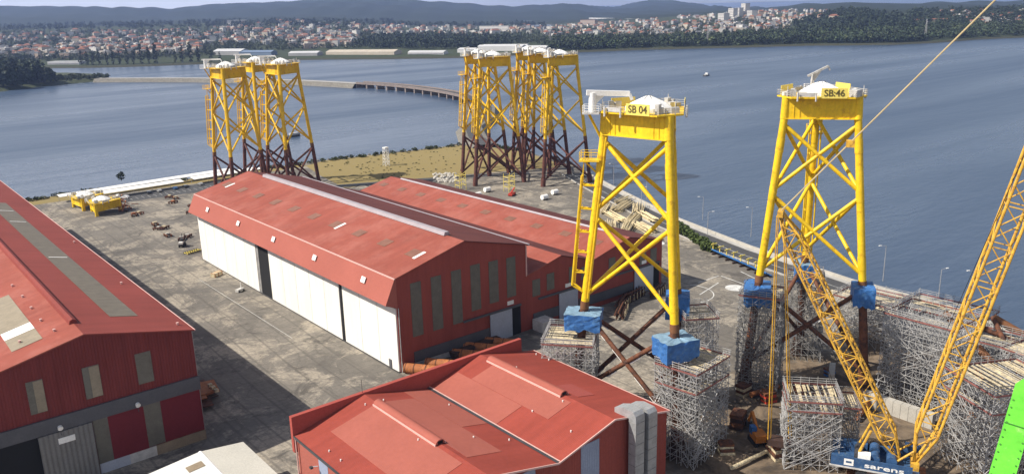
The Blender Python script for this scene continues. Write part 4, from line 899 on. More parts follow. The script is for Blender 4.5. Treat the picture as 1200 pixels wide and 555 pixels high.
# blue tarpaulins round the leg joints
def tarp(x, y, z0, z1, sx_, sy_, rz, label, top='tarp_grey', side='tarp_blue', seed=0):
    rnd = random.Random(seed); t = thing('tarpaulin', label, 'tarpaulin', (x, y, z0), rz, 'tarpaulins round the leg joints'); n_ = 7; mb = MB(); H_ = z1-z0
    ring_ = []
    per = [(-1, -1), (1, -1), (1, 1), (-1, 1)]
    pts = []
    for e in range(4):
        a, c = per[e], per[(e+1) % 4]
        for q in range(n_): f = q/n_; pts.append(((a[0]+(c[0]-a[0])*f)*sx_/2, (a[1]+(c[1]-a[1])*f)*sy_/2))
    rows = 5; V = []
    for r in range(rows+1):
        for (px_, py_) in pts: k = 1+rnd.uniform(-.025, .025); k += .03*math.sin(7*px_+5*py_); V.append((px_*k, py_*k, H_*r/rows*.92+rnd.uniform(-.15, .15)-(rnd.uniform(0, 1.0) if r == 0 else 0)))
    m_ = len(pts); F_ = [(r*m_+i, r*m_+(i+1) % m_, (r+1)*m_+(i+1) % m_, (r+1)*m_+i) for r in range(rows) for i in range(m_)]
    mb.add(V, F_); mb.build('side_sheet', side, t)
    mb = MB(); V2 = [tuple(v) for v in V[rows*m_:]]+[(v[0]*.25, v[1]*.25, H_*.94+rnd.uniform(-.05, .2)) for v in V[rows*m_:]]
    mb.add(V2, [(i, (i+1) % m_, m_+(i+1) % m_, m_+i) for i in range(m_)]); mb.build('top_sheet', top, t)
    return t
ZT = NEAR+ZJ-2
p = legw(SB04, A04, 0, ZT-2); tarp(p.x, p.y, ZT-3.6, ZT-.1, 7.8, 6.0, A04, 'blue tarpaulin box round the ladder leg of jacket SB 04', seed=1)
p = legw(SB04, A04, 1, ZT-2); tarp(p.x, p.y, ZT-4.2, ZT-.5, 7.4, 6.0, A04+.6, 'dark blue tarpaulin box round the front leg of jacket SB 04', 'tarp_grey', 'tarp_blue', seed=2)
MB()
p = legw(SB04, A04, 2, ZT-2); tarp(p.x, p.y, ZT-4.2, ZT+1.0, 5.2, 5.6, A04, 'loose blue tarpaulin on the rear leg of jacket SB 04', 'tarp_blue', 'tarp_blue', seed=3)
p = legw(SB46, A46, 1, ZT-2); tarp(p.x, p.y, ZT-4.0, ZT-.1, 8.2, 6.0, A46, 'blue tarpaulin round the left leg of jacket SB:46', 'tarp_blue', seed=4)
p = legw(SB46, A46, 2, ZT-2); tarp(p.x, p.y, ZT-2.6, ZT+1.3, 6.6, 4.6, A46, 'bunched blue tarpaulin on the right leg of jacket SB:46', 'tarp_blue', seed=5)
p = legw(SB46, A46, 0, ZT-2); tarp(p.x, p.y, ZT-4.0, ZT+.0, 5.6, 4.6, A46, 'blue tarpaulin behind the crane mast on jacket SB:46', 'tarp_grey', seed=6)

# ------------------------------------------------------------------ scaffolding
def scaffold(label, cx, cy_, rz, sx_, sy_, H_, bay=1.6, lift=1.6, m='galvanised', deck=(0, 0), seed=0, rail=True, z0=0., dens=1., fill=.8):
    rnd = random.Random(seed); t = thing('scaffold_tower', label, 'scaffold', (cx, cy_, z0), rz, 'scaffold towers round the jackets')
    nx, ny = max(2, round(sx_/bay)), max(2, round(sy_/bay)); nz_ = max(2, round(H_/lift)); bx_, by_, lz = sx_/nx, sy_/ny, H_/nz_; r = .065
    X = lambda i: -sx_/2+i*bx_; Y = lambda j: -sy_/2+j*by_
    for i in range(nx+1):
        for j in range(ny+1):
            if (0 < i < nx and 0 < j < ny) and (i+j) % 2: continue
            o = (rnd.uniform(-.15, .15), rnd.uniform(-.15, .15)); MB().tube((X(i)+o[0], Y(j)+o[1], 0), (X(i)+o[0]*.3, Y(j)+o[1]*.3, H_+(1.3+rnd.uniform(0, .9) if rail and (i in (0, nx) or j in (0, ny)) else rnd.uniform(-.5, .3))), r, n=4, cap=False).build('standard', m, t)
    for k in range(1, nz_+1):
        mb = MB(); z = k*lz
        for j in range(ny+1):
            if 0 < j < ny and rnd.random() < .35: continue
            mb.tube((X(0)-rnd.uniform(.1, .8), Y(j), z+rnd.uniform(-.12, .12)), (X(nx)+rnd.uniform(.1, .8), Y(j), z+rnd.uniform(-.12, .12)), r, n=4, cap=False)
        for i in range(nx+1):
            if 0 < i < nx and rnd.random() < .35: continue
            mb.tube((X(i), Y(0)-rnd.uniform(.1, .8), z+.12+rnd.uniform(-.12, .12)), (X(i), Y(ny)+rnd.uniform(.1, .8), z+.12+rnd.uniform(-.12, .12)), r, n=4, cap=False)
        mb.build('lift_frame', m, t)
    for face in range(4):
        mb = MB(); n_ = nx if face % 2 == 0 else ny
        for q in range(n_):
            for k in range(nz_):
                if rnd.random() > .62*dens: continue
                up = 1 if rnd.random() < .7 else 0; a, c = (q, q+1) if up else (q+1, q); f = (-1 if face < 2 else 1); e = .09
                z = (k*lz, (k+1)*lz)
                if face % 2 == 0: mb.tube((X(a), f*(sy_/2+e), z[0]), (X(c), f*(sy_/2+e), z[1]), r, n=4, cap=False)
                else: mb.tube((f*(sx_/2+e), Y(a), z[0]), (f*(sx_/2+e), Y(c), z[1]), r, n=4, cap=False)
        for q in range(int(5*dens)+1):         # long raking tubes
            k0 = rnd.uniform(0, H_*.5); l_ = rnd.uniform(.35, .5)*H_; f = (-1 if face < 2 else 1); s_ = rnd.choice((-1, 1))
            if face % 2 == 0: mb.tube((-s_*sx_/2, f*(sy_/2+.2), k0), (s_*sx_/2, f*(sy_/2+.2), k0+min(l_, sx_)), r*1.1, n=4, cap=False)
            else: mb.tube((f*(sx_/2+.2), -s_*sy_/2, k0), (f*(sx_/2+.2), s_*sy_/2, k0+min(l_, sy_)), r*1.1, n=4, cap=False)
        if mb.v: mb.build('bracing', m, t)
    mb = MB()
    for q in range(int(nx*ny*nz_*.5*dens)):
        a = (rnd.uniform(-.5, .5)*sx_, rnd.uniform(-.5, .5)*sy_, rnd.uniform(0, H_-2)); ll = rnd.uniform(1.6, 3.2); d = rnd.uniform(0, 2*PI)
        mb.tube(a, (max(-sx_/2, min(sx_/2, a[0]+ll*.7*math.cos(d))), max(-sy_/2, min(sy_/2, a[1]+ll*.7*math.sin(d))), a[2]+ll*rnd.uniform(.2, .8)), r, n=4, cap=False)
    tag(mb.build('inner_bracing', m, t), kind='stuff')
    for zz in [H_]+[H_*f for f in deck if f]:
        mb = MB(); x = -sx_/2
        while x < sx_/2-.3:
            wd = .32
            if rnd.random() < (fill if zz == H_ else fill*.5):
                y0 = -sy_/2+rnd.uniform(0, .5)+(rnd.uniform(0, sy_*.6) if rnd.random() < .45 else 0); mb.bx(x, x+wd-.03, y0, sy_/2-rnd.uniform(0, .5), zz+.2+rnd.uniform(0, .05), zz+.26)
            x += wd
        mb.build('deck', 'planks', t)
        mb = MB()
        for s_ in (-1, 1): mb.bx(-sx_/2, sx_/2, s_*(sy_/2+.14)-.03, s_*(sy_/2+.14)+.03, zz+.22, zz+.55); mb.bx(s_*(sx_/2+.14)-.03, s_*(sx_/2+.14)+.03, -sy_/2, sy_/2, zz+.22, zz+.55)
        mb.build('toe_board', 'toe_red', t)
    if rail:
        for s_ in (0, 1, 2, 3):
            mb = MB(); f = -1 if s_ < 2 else 1
            for z in (.75, 1.2, 1.7):
                if s_ % 2 == 0: mb.tube((-sx_/2-.3, f*sy_/2, H_+z), (sx_/2+.3, f*sy_/2, H_+z), r, n=4, cap=False)
                else: mb.tube((f*sx_/2, -sy_/2-.3, H_+z+.05), (f*sx_/2, sy_/2+.3, H_+z+.05), r, n=4, cap=False)
            mb.build('guardrail', m, t)
    return t
G_, GD = 'galvanised', 'galvanised_dull'
scaffold('wide scaffold tower under the ladder leg of jacket SB 04, beside the front workshop', 118.5, 126.2, A04-PI/2, 11.5, 11, 19.5, m=G_, seed=1, fill=.6, lift=1.4, dens=1.2)
scaffold('tall bright scaffold tower beside the front workshop corner, half in shade', 126.8, 99.2, A04+PI/2-.55, 12.5, 9.5, 20, m=G_, seed=2, deck=(.8,), bay=1.35, lift=1.4, dens=1.3, fill=.6)
scaffold('scaffold tower round the rear leg of jacket SB 04', 144.5, 112.5, A04-PI/2+.3, 9, 7.5, 22, m=G_, seed=3, fill=.5)
scaffold('tall dark grey scaffold tower under the left leg of jacket SB:46', 172.8, 92.0, A46+.35, 1, 1, 1, seed=4) if False else None
p = legw(SB46, A46, 1, 10); scaffold('tall dark grey scaffold tower under the left leg of jacket SB:46', p.x+1.4, p.y-2.2, A46-.2, 9.2, 9.2, 24, m=GD, seed=4, dens=1.3, bay=1.5, lift=1.5, fill=.1)
p = legw(SB46, A46, 0, 10); scaffold('scaffold tower behind the crane mast at the rear of jacket SB:46', p.x+1.0, p.y, A46, 9.5, 9, 21, m=GD, seed=5, dens=1.2, fill=.2)
scaffold('scaffold tower with pale deck standing just left of the blue crane', 141.2, 80.9, -.88, 10, 8.5, 14.4, m=G_, seed=6, deck=(.86,), lift=1.4, dens=1.3, fill=.65)
scaffold('big silver scaffold tower between the crane mast and its boom', 183.4, 77.5, 0, 13.5, 15.5, 21.0, m=G_, seed=7, dens=1.1, fill=.12)
scaffold('large silver scaffold tower behind the green beam at the lower right', 166.5, 55.5, -.5, 16, 13.5, 18.5, m=G_, seed=8, dens=1.2, deck=(.8,), fill=.45)
scaffold('scaffold tower round leaning rusty tubes at the right edge', 190, 57, -.2, 13, 10, 17, m=G_, seed=9)
scaffold('narrow scaffold stair tower on the right of the pale deck tower', 147.3, 76.4, -.88, 3.2, 7, 12.4, m=GD, seed=10, bay=1.6)
for k, (x, y, sx_, sy_, h, lab) in enumerate(((208, 104, 9, 17, 12, 'long scaffold platform behind the right leg of jacket SB:46'), (217, 88, 13, 20, 11, 'long scaffold platform with planks beside the quay road'), (208, 72, 11, 15, 10, 'long scaffold platform behind the crane boom'), (222, 108, 9, 12, 8, 'low scaffold platform beside the sea wall'))):
    scaffold(lab, x, y, .05, sx_, sy_, h, bay=2.2, lift=2.0, m=G_, seed=20+k, fill=.28)

# rusty tubes of the next jacket section and bundles lying on the platforms
nx_ = thing('jacket_section', 'rusty tubular jacket section leaning in the scaffolds at the right edge', 'jacket', (205, 70, 0))
for a, c, r in (((206, 84, 14), (196, 60, 2), .95), ((214, 76, 13), (219, 52, 2), .95), ((206, 84, 14), (219, 52, 3), .6), ((214, 76, 13), (196, 60, 3), .6), ((188, 76, 12), (182, 66, 0), 1.2)):
    MB().tube(a, c, r, n=12).build('tube', 'brown_primer' if r > .9 else 'rust', nx_, smooth=40, world=True)
for k, (a, c, zz, nn) in enumerate((((972, 343), (1030, 358), 8, 6), ((1062, 372), (1120, 385), 12, 6), ((1105, 362), (1150, 378), 10, 5), ((1020, 358), (1055, 372), 8, 4))):
    pa, pc = at(*a, zz), at(*c, zz); d = (pc-pa)[:2]/np.hypot(*(pc-pa)[:2]); mb = MB()
    for q in range(nn): o = np.array([-d[1], d[0]])*.5*(q-nn/2); mb.tube((pa[0]+o[0], pa[1]+o[1], zz+.4+.3*(q % 2)), (pc[0]+o[0], pc[1]+o[1], zz+.4+.3*((q+1) % 2)), .16, n=6)
    tag(mb.build('pole_bundle', 'planks'), ('pale bundle of poles behind the right leg of jacket SB:46', 'pale bundle of poles on top of the big silver scaffold', 'pale poles lying on the long platform beside the crane boom', 'short pale poles between the leg and the big silver scaffold')[k], 'poles', 'bundles of scaffold poles')

# ------------------------------------------------------------------ crawler crane
U_ = Vector((.454, -.891, 0)); V_ = Vector((.891, .454, 0)); F0 = Vector((146.3, 63.8, 0)); AC = math.atan2(U_.y, U_.x)
cr = thing('crawler_crane', 'blue and yellow lattice-boom crawler crane between the scaffold towers', 'crane', (F0.x, F0.y, 1.6), AC)
# local x runs forward along the boom, local y is -V_ rotated: left of forward
for s_ in (-4.0, 4.0):
    t_ = MB().ext([(-8.5, s_-.8, .35), (-7.9, s_-.8, 0), (1.9, s_-.8, 0), (2.5, s_-.8, .35), (2.5, s_-.8, 1.2), (1.9, s_-.8, 1.6), (-7.9, s_-.8, 1.6), (-8.5, s_-.8, 1.2)], (0, 1.6, 0)).build('crawler_track', 'black', cr)
    mb = MB()
    for q in range(9): mb.tube((-7.7+q*1.16, s_-.86, .6), (-7.7+q*1.16, s_+.86, .6), .42, n=10)
    mb.build('track_roller', 'rust_dark', t_)
MB().bx(-10, 4, -5.5, 5.5, -1.6, -.02).build('timber_mat', 'rust_bright', cr); MB().box((-3, 0, 1.4), (7, 7.4, .9)).build('carbody', 'rust_dark', cr)
dk = MB().bx(-13.0, 2.4, -3.2, 3.2, 2.2, 2.9).build('deck', 'crane_blue', cr)
for s_ in (-1, 1):
    sd = MB().bx(-13.0, 1.2, s_*3.28-.09, s_*3.28+.09, 2.2, 4.2).build('side_panel', 'crane_blue', cr)
    MB().bx(-13.2, 1.4, s_*3.34-.16, s_*3.34+.16, 1.9, 2.18).build('side_rail', 'equip_grey', cr)
    nrm = (0, s_); 
    text('sarens', 1.35, 'white_paint', sd, facing((-3.6, s_*3.39, 3.05), nrm), sx=2.0)
    lg = MB(); lg.box((-9.8 if s_ < 0 else .2, s_*3.39, 3.15), (1.7, .05, 1.3)); lo_ = lg.build('emblem', 'white_paint', sd)
    MB().box((-9.8 if s_ < 0 else .2, s_*3.425, 3.2), (1.0, .03, .4)).build('emblem_bar', 'crane_blue', lo_)
for q, xx in enumerate((-11.4, -9.5, -7.6)):
    for z in range(2): MB().box((xx, 2.2, 3.4+z*1.0), (1.8, 1.6, .95)).build('counterweight', 'crane_blue', cr)
for x, rr0, m_ in ((-8.2, .8, 'steel_dark'), (-5.4, .95, 'crane_blue'), (-2.4, .95, 'crane_blue')):
    for s_ in (-1.5, 1.5): MB().tube((x, s_-1.05, 4.2), (x, s_+1.05, 4.2), rr0, n=16).build('winch_drum', m_, cr, smooth=40)
MB().box((-7.2, -2.3, 4.0), (2.2, 1.5, 2.0)).build('engine_housing', 'white_paint', cr)
cb = MB().box((1.2, 4.0, 3.9), (2.6, 1.7, 2.4)).build('cab', 'crane_blue', cr); MB().box((1.5, 4.0, 4.2), (2.5, 1.5, 1.3)).build('window', 'glass_dark', cb)
def lattice(p0, p1, wd, dp, side, n_, rc, rl, name, parent, m, taper=.12):
    """four chords that taper to a foot at p0 and a head at p1, zigzag lacing on four sides"""
    p0, p1, side = Vector(p0), Vector(p1), Vector(side); ax = (p1-p0).normalized(); dv = ax.cross(side).normalized()
    def k(f): return min(1, .42+.58*f/taper) if f < taper else (min(1, .3+.7*(1-f)/taper) if f > 1-taper else 1)
    def kd(f): return min(1, .12+.88*f/taper) if f < taper else (min(1, .15+.85*(1-f)/taper) if f > 1-taper else 1)
    def C(i, f): s_, d = ((-1, -1), (1, -1), (1, 1), (-1, 1))[i]; return p0.lerp(p1, f)+side*(s_*wd/2*k(f))+dv*(d*dp/2*kd(f))
    fs = sorted(set([0, taper, 1-taper, 1]+[i/n_ for i in range(n_+1)])); o = thing if False else None
    root = MB(); 
    for i in range(4):
        mb = MB()
        for a, b_ in ((0, taper), (taper, 1-taper), (1-taper, 1)): mb.tube(C(i, a), C(i, b_), rc, n=8)
        ch_ = mb.build(name+'_chord', m, parent, smooth=40)
    for i in range(4):
        mb = MB(); j = (i+1) % 4
        for q in range(n_):
            a, b_ = q/n_, (q+1)/n_
            mb.tube(C(i if q % 2 else j, a), C(j if q % 2 else i, b_), rl, n=6, cap=False)
            if q % 2 == 0: mb.tube(C(i, a), C(j, a), rl, n=6, cap=False)
        mb.build(name+'_lacing', m, parent)
BH = Vector((25.0, 0, 111)); BF = Vector((1.6, 0, 4.0)); MH = Vector((-25.2, 0, 50.0)); MF = Vector((-1.2, 0, 4.2))
lattice(BF, BH, 3.9, 3.5, (0, 1, 0), 30, .26, .11, 'boom', cr, 'yellow_crane', .06)
lattice(MF, MH, 3.4, 3.0, (0, 1, 0), 24, .2, .09, 'mast', cr, 'yellow_crane', .10)
MB().box((BF.x, 0, 3.5), (1.4, 4.2, 1.6)).build('boom_foot', 'yellow_crane', cr)
MB().box((MH.x, 0, MH.z), (1.0, 3.2, 1.1)).build('mast_head', 'yellow_crane', cr)
for s_ in (-1.2, 1.2): MB().tube((-8.6, s_*1.6, 3.6), (-6.4, s_*1.5, 9.6), .26, n=8).build('mast_prop', 'yellow_crane', cr); MB().tube((-3.0, s_*1.8, 2.9), (1.2, s_*1.5, 6.8), .2, n=8).build('boom_strut', 'yellow_crane', cr)
for s_ in (-.35, .35): MB().tube(MH+Vector((0, s_, .4)), BH+Vector((0, s_, -.5)), .11, n=5).build('pendant', 'rope', cr)
f = .22; p = MH.lerp(BH, f); MB().box(p, (1.4, 1.3, 1.2)).build('pendant_block', 'yellow_crane', cr)
for s_, xx in ((-1.2, -25.0), (-.7, -24.5), (.7, -21.2), (1.2, -20.7)): MB().tube(MH+Vector((.5*s_, s_*.9, -.3)), Vector((xx, s_, 3.9)), .11, n=5).build('ballast_strap', 'yellow_crane', cr)
MB().box((-22.8, 0, 3.2), (4.4, 2.4, 1.4)).build('hung_counterweight', 'rust_dark', cr)
for s_ in (-1.1, 1.1): MB().tube(MH+Vector((-.2, s_, -.2)), Vector((-9.5, s_, 4.4)), .05, n=4).build('rope', 'black', cr)
hl = thing('hoist_line', 'thin black hoist line left of the crane boom over the water', 'line', (188, 66, 0))
pa, pc = at(1128, 345, 40), at(1210, 160, 72); MB().tube(tuple(pa), tuple(pc+(pc-pa)*.6), .05, n=5).build('cable', 'black', hl, world=True); MB().tube(tuple(pa-(pc-pa)*.35), tuple(pa), .05, n=5).build('cable_end', 'black', hl, world=True)

# ------------------------------------------------------------------ green beam in the near corner
tip = CO+ray(1190, 449)*(46/float(ray(1190, 449)@CF)); bot = CO+ray(1152, 577)*(45.2/float(ray(1152, 577)@CF))
ax = Vector(bot-tip).normalized(); sd_ = ax.cross(Vector(CF)).normalized(); sd_ = sd_ if sd_.dot(Vector(CR)) > 0 else -sd_; bk = sd_.cross(ax); bk = bk if bk.dot(Vector(CF)) > 0 else -bk
gb = thing('telescopic_boom', 'bright green steel boom rising into the lower right corner', 'boom', tuple(float(q) for q in bot))
T0 = Vector(tip); L_ = 30
fr_ = (sd_*.85-bk*.55).normalized(); rt_ = (sd_*.55+bk*.85).normalized()
pr_ = [T0+fr_*.0+ax*.0, T0+fr_*.35-ax*.45, T0+fr_*1.2-ax*.6, T0+fr_*1.2+ax*L_, T0+ax*L_]
MB().ext(pr_, tuple(rt_*2.2)).build('boom_box', 'green_boom', gb, world=True)
for q in range(5): 
    a = T0+ax*(2.2+q*3.1)+fr_*.02-rt_*.03; MB().bar(a, a+fr_*1.2, .06, .05, up=tuple(ax)).build('weld_seam', 'green_dark', gb, world=True)

for f_ in (.12, 1.08):
    mb = MB()
    for q in range(26): p_ = T0+ax*(.9+q*.42)+fr_*f_-rt_*.04; mb.tube(p_, p_+rt_*.05, .05, n=6)
    mb.build('bolt_row', 'green_dark', gb, world=True)

# ------------------------------------------------------------------ yellow transition pieces on the ground
for k, (px_, py_, az_, lab) in enumerate(((97, 243, 2.2, 'yellow steel deck with white cover at the left of two on the ground'), (116, 249, 2.0, 'yellow steel deck with white cover nearer the grey yard'))):
    p = at(px_, py_, 0); t = thing('transition_deck', lab, 'deck', (p[0]+1.5, p[1]-2, 2.2), az_, 'yellow decks waiting on the yard'); t.scale = (.86, .86, .82); head(t, 0, 'yellow', None, None, 11+k)
    for i in range(3): MB().tube((8.8*math.cos(i*2.0944), 8.8*math.sin(i*2.0944), -2.58), (8.8*math.cos(i*2.0944), 8.8*math.sin(i*2.0944), 4.55), .95, n=10).build('leg_stub', 'yellow', t, smooth=40)
for k, (px_, py_) in enumerate(((140, 242), (147, 246), (134, 236))):
    p = at(px_, py_); t = thing('rusty_frame', ('tangled rusty frame right of the yellow decks', 'small rusty frame beside the yellow deck', 'rusty frame behind the yellow decks')[k], 'frame', (p[0], p[1], 0), k)
    mb = MB()
    for q in range(14): a = (random.uniform(-4, 4), random.uniform(-3, 3), random.uniform(0, 3)); mb.bar(a, (a[0]+random.uniform(-4, 4), a[1]+random.uniform(-3, 3), random.uniform(.2, 4)), .3, .3)
    mb.build('beams', 'rust_bright', t); MB().box((0, 0, .25), (7, 4, .5)).build('skid', 'rust_dark', t)

# ------------------------------------------------------------------ yard objects
def shelter(x0, y0, x1, y1, wd, label):
    a, c = Vector((x0, y0)), Vector((x1, y1)); d = c-a; l_ = d.length; rz = math.atan2(d.y, d.x); t = thing('parking_shelter', label, 'shelter', (x0, y0, 0), rz, 'white roofed parking shelters')
    MB().ext([(0, 0, 2.9), (0, wd, 3.5), (0, wd, 3.65), (0, 0, 3.05)], (l_, 0, 0)).build('roof', 'white_paint', t)
    k = 0.5
    while k < l_:
        MB().tube((k, wd-.6, 0), (k, wd-.6, 3.4), .12, n=6).build('post', 'galvanised', t); k += 9.5
shelter(86, 467.5, 178, 474.5, 4.6, 'longest white shelter roof along the shore scrub')
shelter(92, 458.5, 146, 460.5, 5.6, 'white shelter roof behind the yellow decks')
shelter(152, 462, 192, 464.5, 6.0, 'white shelter roof behind the left pair of jackets')
def car(x, y, rz, m, label):
    t = thing('parked_car', label, 'car', (x, y, 0), rz); mb = MB(); mb.ext([(-2.2, -.85, .35), (2.2, -.85, .35), (2.2, -.85, .85), (1.2, -.85, .95), (.6, -.85, 1.45), (-1.3, -.85, 1.48), (-2.1, -.85, .98)], (0, 1.7, 0)); mb.build('body', m, t)
    mb = MB(); mb.ext([(1.1, -.78, .98), (.58, -.78, 1.40), (-1.25, -.78, 1.42), (-1.8, -.78, 1.0)], (0, 1.56, 0)); mb.box((-.3, 0, 1.2), (1.5, 1.74, .32)); mb.build('window', 'glass_dark', t)
    for sx_ in (-1.35, 1.35):
        for sy_ in (-.8, .8): MB().tube((sx_, sy_-.1, .33), (sx_, sy_+.1, .33), .33, n=10).build('wheel', 'black', t)
car(113.4, 454.3, 2.2, 'car_white', 'white car parked beside the yellow decks')
for k, x in enumerate((126, 131.5, 140, 145.6, 154)): car(x, 457.5+k*.4, 1.6, ('glass_dark', 'plaster_grey', 'crane_blue', 'glass_dark', 'plaster_grey')[k], ('black car under the white shelter, nearest the decks', 'silver car under the shelter beside the black one', 'dark blue car in the middle of the shelter', 'black car in the shelter right of the blue one', 'silver car at the open end of the shelter')[k])
# forklift, grid frame, crates, small machine
p = at(214, 289); t = thing('forklift', 'yellow and black forklift beside the far white door', 'forklift', (p[0], p[1], 0), .9)
MB().box((0, 0, 1.1), (3.4, 1.7, 1.1)).build('chassis', 'black', t); MB().box((-1.1, 0, 1.9), (1.2, 1.6, .9)).build('counterweight', 'white_paint', t)
mb = MB(); [mb.tube((x, y, 1.6), (x*.8, y, 3.2), .07, n=4) for x in (-.7, .9) for y in (-.7, .7)]; mb.box((.05, 0, 3.25), (1.7, 1.6, .1)); mb.build('cab_frame', 'black', t)
for y in (-.55, .55): MB().box((2.0, y, 2.6), (.2, .15, 5)).build('mast_rail', 'black', t); MB().box((2.8, y, .3), (1.6, .2, .1)).build('fork', 'steel_dark', t)
for x in (-1.1, 1.2):
    for y in (-.85, .85): MB().tube((x, y-.18, .55), (x, y+.18, .55), .55, n=12).build('wheel', 'black', t)
p = at(225, 296); t = thing('grid_frame', 'flat yellow steel grid frame on the ground by the forklift', 'frame', (p[0]+.4, p[1], 0), .3); mb = MB()
for q in range(7): mb.bar((-3+q, -1.6, .5), (-3+q, 1.6, .5), .22, .3)
mb.build('crossbar', 'yellow_sign', t); mb = MB(); [mb.bar((-3.2, y, .5), (3.2, y, .5), .25, .4) for y in (-1.5, 0, 1.5)]; [mb.box((x, y, .2), (.3, .3, .4)) for x in (-3, 3) for y in (-1.4, 1.4)]; mb.build('side_bar', 'black', t)
p = at(255, 323); t = thing('crate', 'tan wooden crate on the ground before the white doors', 'crate', (p[0]-.3, p[1], 0), .5); MB().box((0, 0, .75), (4.2, 1.8, 1.3)).build('box', 'planks', t)
mb = MB(); [mb.bx(x-.12, x+.12, -.98, .98, 0, 1.5) for x in (-1.8, 0, 1.8)]; mb.build('batten', 'rust_bright', t)
p = at(283, 341); t = thing('site_machine', 'small grey machine with a post near the white doors', 'machine', (p[0]-.5, p[1], 0), .4); MB().box((0, 0, .6), (2.8, 1.4, .9)).build('body', 'equip_grey', t); MB().tube((.6, 0, 1), (.6, 0, 3.0), .2, .1, 8).build('post', 'white_paint', t); mb = MB(); [mb.tube((x, y-.1, .35), (x, y+.1, .35), .35, n=10) for x in (-1, 1) for y in (-.7, .7)]; mb.build('wheel', 'black', t)
# low trestles and skids scattered over the yard
def skid(px_, py_, label, k, m='rust', l_=4.5):
    p = at(px_, py_); t = thing('steel_trestle', label, 'trestle', (p[0], p[1], 0), random.uniform(0, 3), 'steel trestles on the yard'); rnd = random.Random(k)
    for s_ in (-1, 1): MB().bar((-l_/2, s_*.9, .9), (l_/2, s_*.9, .9), .35, .5).build('beam', m, t)
    mb = MB(); [mb.box((x, y, .35), (.4, .5, .7)) for x in (-l_*.4, 0, l_*.4) for y in (-.9, .9)]; mb.build('foot', 'rust', t); MB().box((0, 0, 1.25), (1.2, 1.7, .25+rnd.random()*.7)).build('saddle', rnd.choice(('planks', 'rust_bright', 'concrete')), t)
for k, (x, y, lab) in enumerate(((157, 253, 'dark steel trestle right of the yellow decks'), (163, 251, 'steel trestle farther right of the yellow decks'), (182, 264, 'brown trestle in the middle of the yard'), (186, 269, 'brown trestle nearest the middle of the yard'), (193, 268, 'trestle just right of the middle yard pair'),
        (197, 277, 'trestle on the way to the forklift'), (199, 232, 'dark trestle near the parking bays'), (206, 233, 'dark trestle right beside the one near the parking bays'), (203, 238, 'lowest dark trestle near the parking bays'), (226, 242, 'trestle beside the far corner of the white doors'), (224, 250, 'trestle close to the far hall corner'), (213, 281, 'dark trestle behind the forklift'), (220, 278, 'second dark trestle behind the forklift'))): skid(x, y, lab, k)
# pile of plates and beams beside the left hall
t = thing('scrap_pile', 'pile of rusty plates and beams in the shade of the left hall', 'pile', (58.5, 193, 0)); rnd = random.Random(5)
for q in range(9): MB().box((rnd.uniform(-3, 3), rnd.uniform(-6, 6), .4+.25*q), (rnd.uniform(3, 6), rnd.uniform(4, 9), .22), rnd.uniform(-.2, .2)).build('plate', rnd.choice(('rust', 'rust_bright', 'rust_dark')), t)
for q in range(3): MB().box((2.5, -4+q*2, 3.2), (.9, .9, .7)).build('block', 'planks', t)
# big pipes in front of the hall gable
for k, (px_, py_, l_) in enumerate(((474, 431, 9), (500, 425, 10), (530, 414, 9), (545, 406, 10), (567, 400, 8))):
    x, y = at(px_, py_, 1.3)[:2]+np.array((2.0, -2.6)); t = thing('pipe_section', ('leftmost orange rusty pipe before the hall gable', 'second orange pipe from the white door corner', 'orange pipe with a pale cap in the middle of the row', 'fourth orange pipe before the hall gable', 'orange pipe beside the pale gable door')[k], 'pipe', (x, y, 1.35), .0, 'pipe sections before the gable')
    d = Vector((math.cos(-.95), math.sin(-.95), 0)); a_, c_ = -d*l_*.35, d*l_*.65
    MB().tube(a_, c_, 1.3, n=20, cap=False).build('shell', 'rust_bright', t, smooth=40); MB().tube(a_-d*.02, a_+d*.1, 1.22, n=20).build('end_cap', ('white_paint', 'dark_void', 'white_paint', 'rust_dark', 'rust_dark')[k], t)
    mb = MB(); [mb.tube(a_.lerp(c_, f)-d*.12, a_.lerp(c_, f)+d*.12, 1.36, n=20) for f in (.04, .3, .65)]; mb.build('band', 'rust', t, smooth=40)
    MB().box((0, -.2, -1.15), (1.2, 2.6, .36)).build('cradle', 'rust_dark', t)
for k, (x, y) in enumerate(((120.5, 171.2), (129.5, 171.4))): t = thing('waste_skip', ('dark open skip between the pipes and the hall', 'dark open skip nearest the pale gable door')[k], 'skip', (x, y-.6, 0)); MB().ext([(-3, -1.1, .3), (3, -1.1, .3), (3.6, -1.1, 2.4), (-3.6, -1.1, 2.4)], (0, 2.2, 0)).build('bin', 'rust_dark', t); mb = MB(); [mb.bx(x_-.08, x_+.08, -1.2, 1.2, .3, 2.3) for x_ in (-2.4, 0, 2.4)]; mb.build('rib', 'rust', t)
# rack of dark pipe spools behind jacket SB 04
for k, (x, y, rz) in enumerate(((180, 168, .5), (188, 170.5, .2), (196, 168, .4), (174, 163, .6))):
    t = thing('spool_rack', ('rusty rack of pipe spools before the low hall bay', 'rusty rack close to the third gable door', 'rusty rack at the right corner of the hall', 'low rusty rack behind the ladder leg of SB 04')[k], 'rack', (x, y, 0), rz); [MB().bar((q*1.6-4, s_, 0), (q*1.6-4, s_, 3), .25, .25).build('post', 'rust_dark', t) for q in range(6) for s_ in (-1, 1)]
    mb = MB(); [mb.tube((-4.6, -.8+.55*q, .9+.8*(q % 3)), (4.8, -.8+.55*q, .9+.8*(q % 3)), .3, n=8) for q in range(5)]; mb.build('spool', 'rust', t); mb = MB(); [mb.tube((-3+q*2.0, -1.4, .6), (-3+q*2.0, -1.4, 2.6), .12, n=6) for q in range(4)]; mb.build('clamp', 'planks', t)
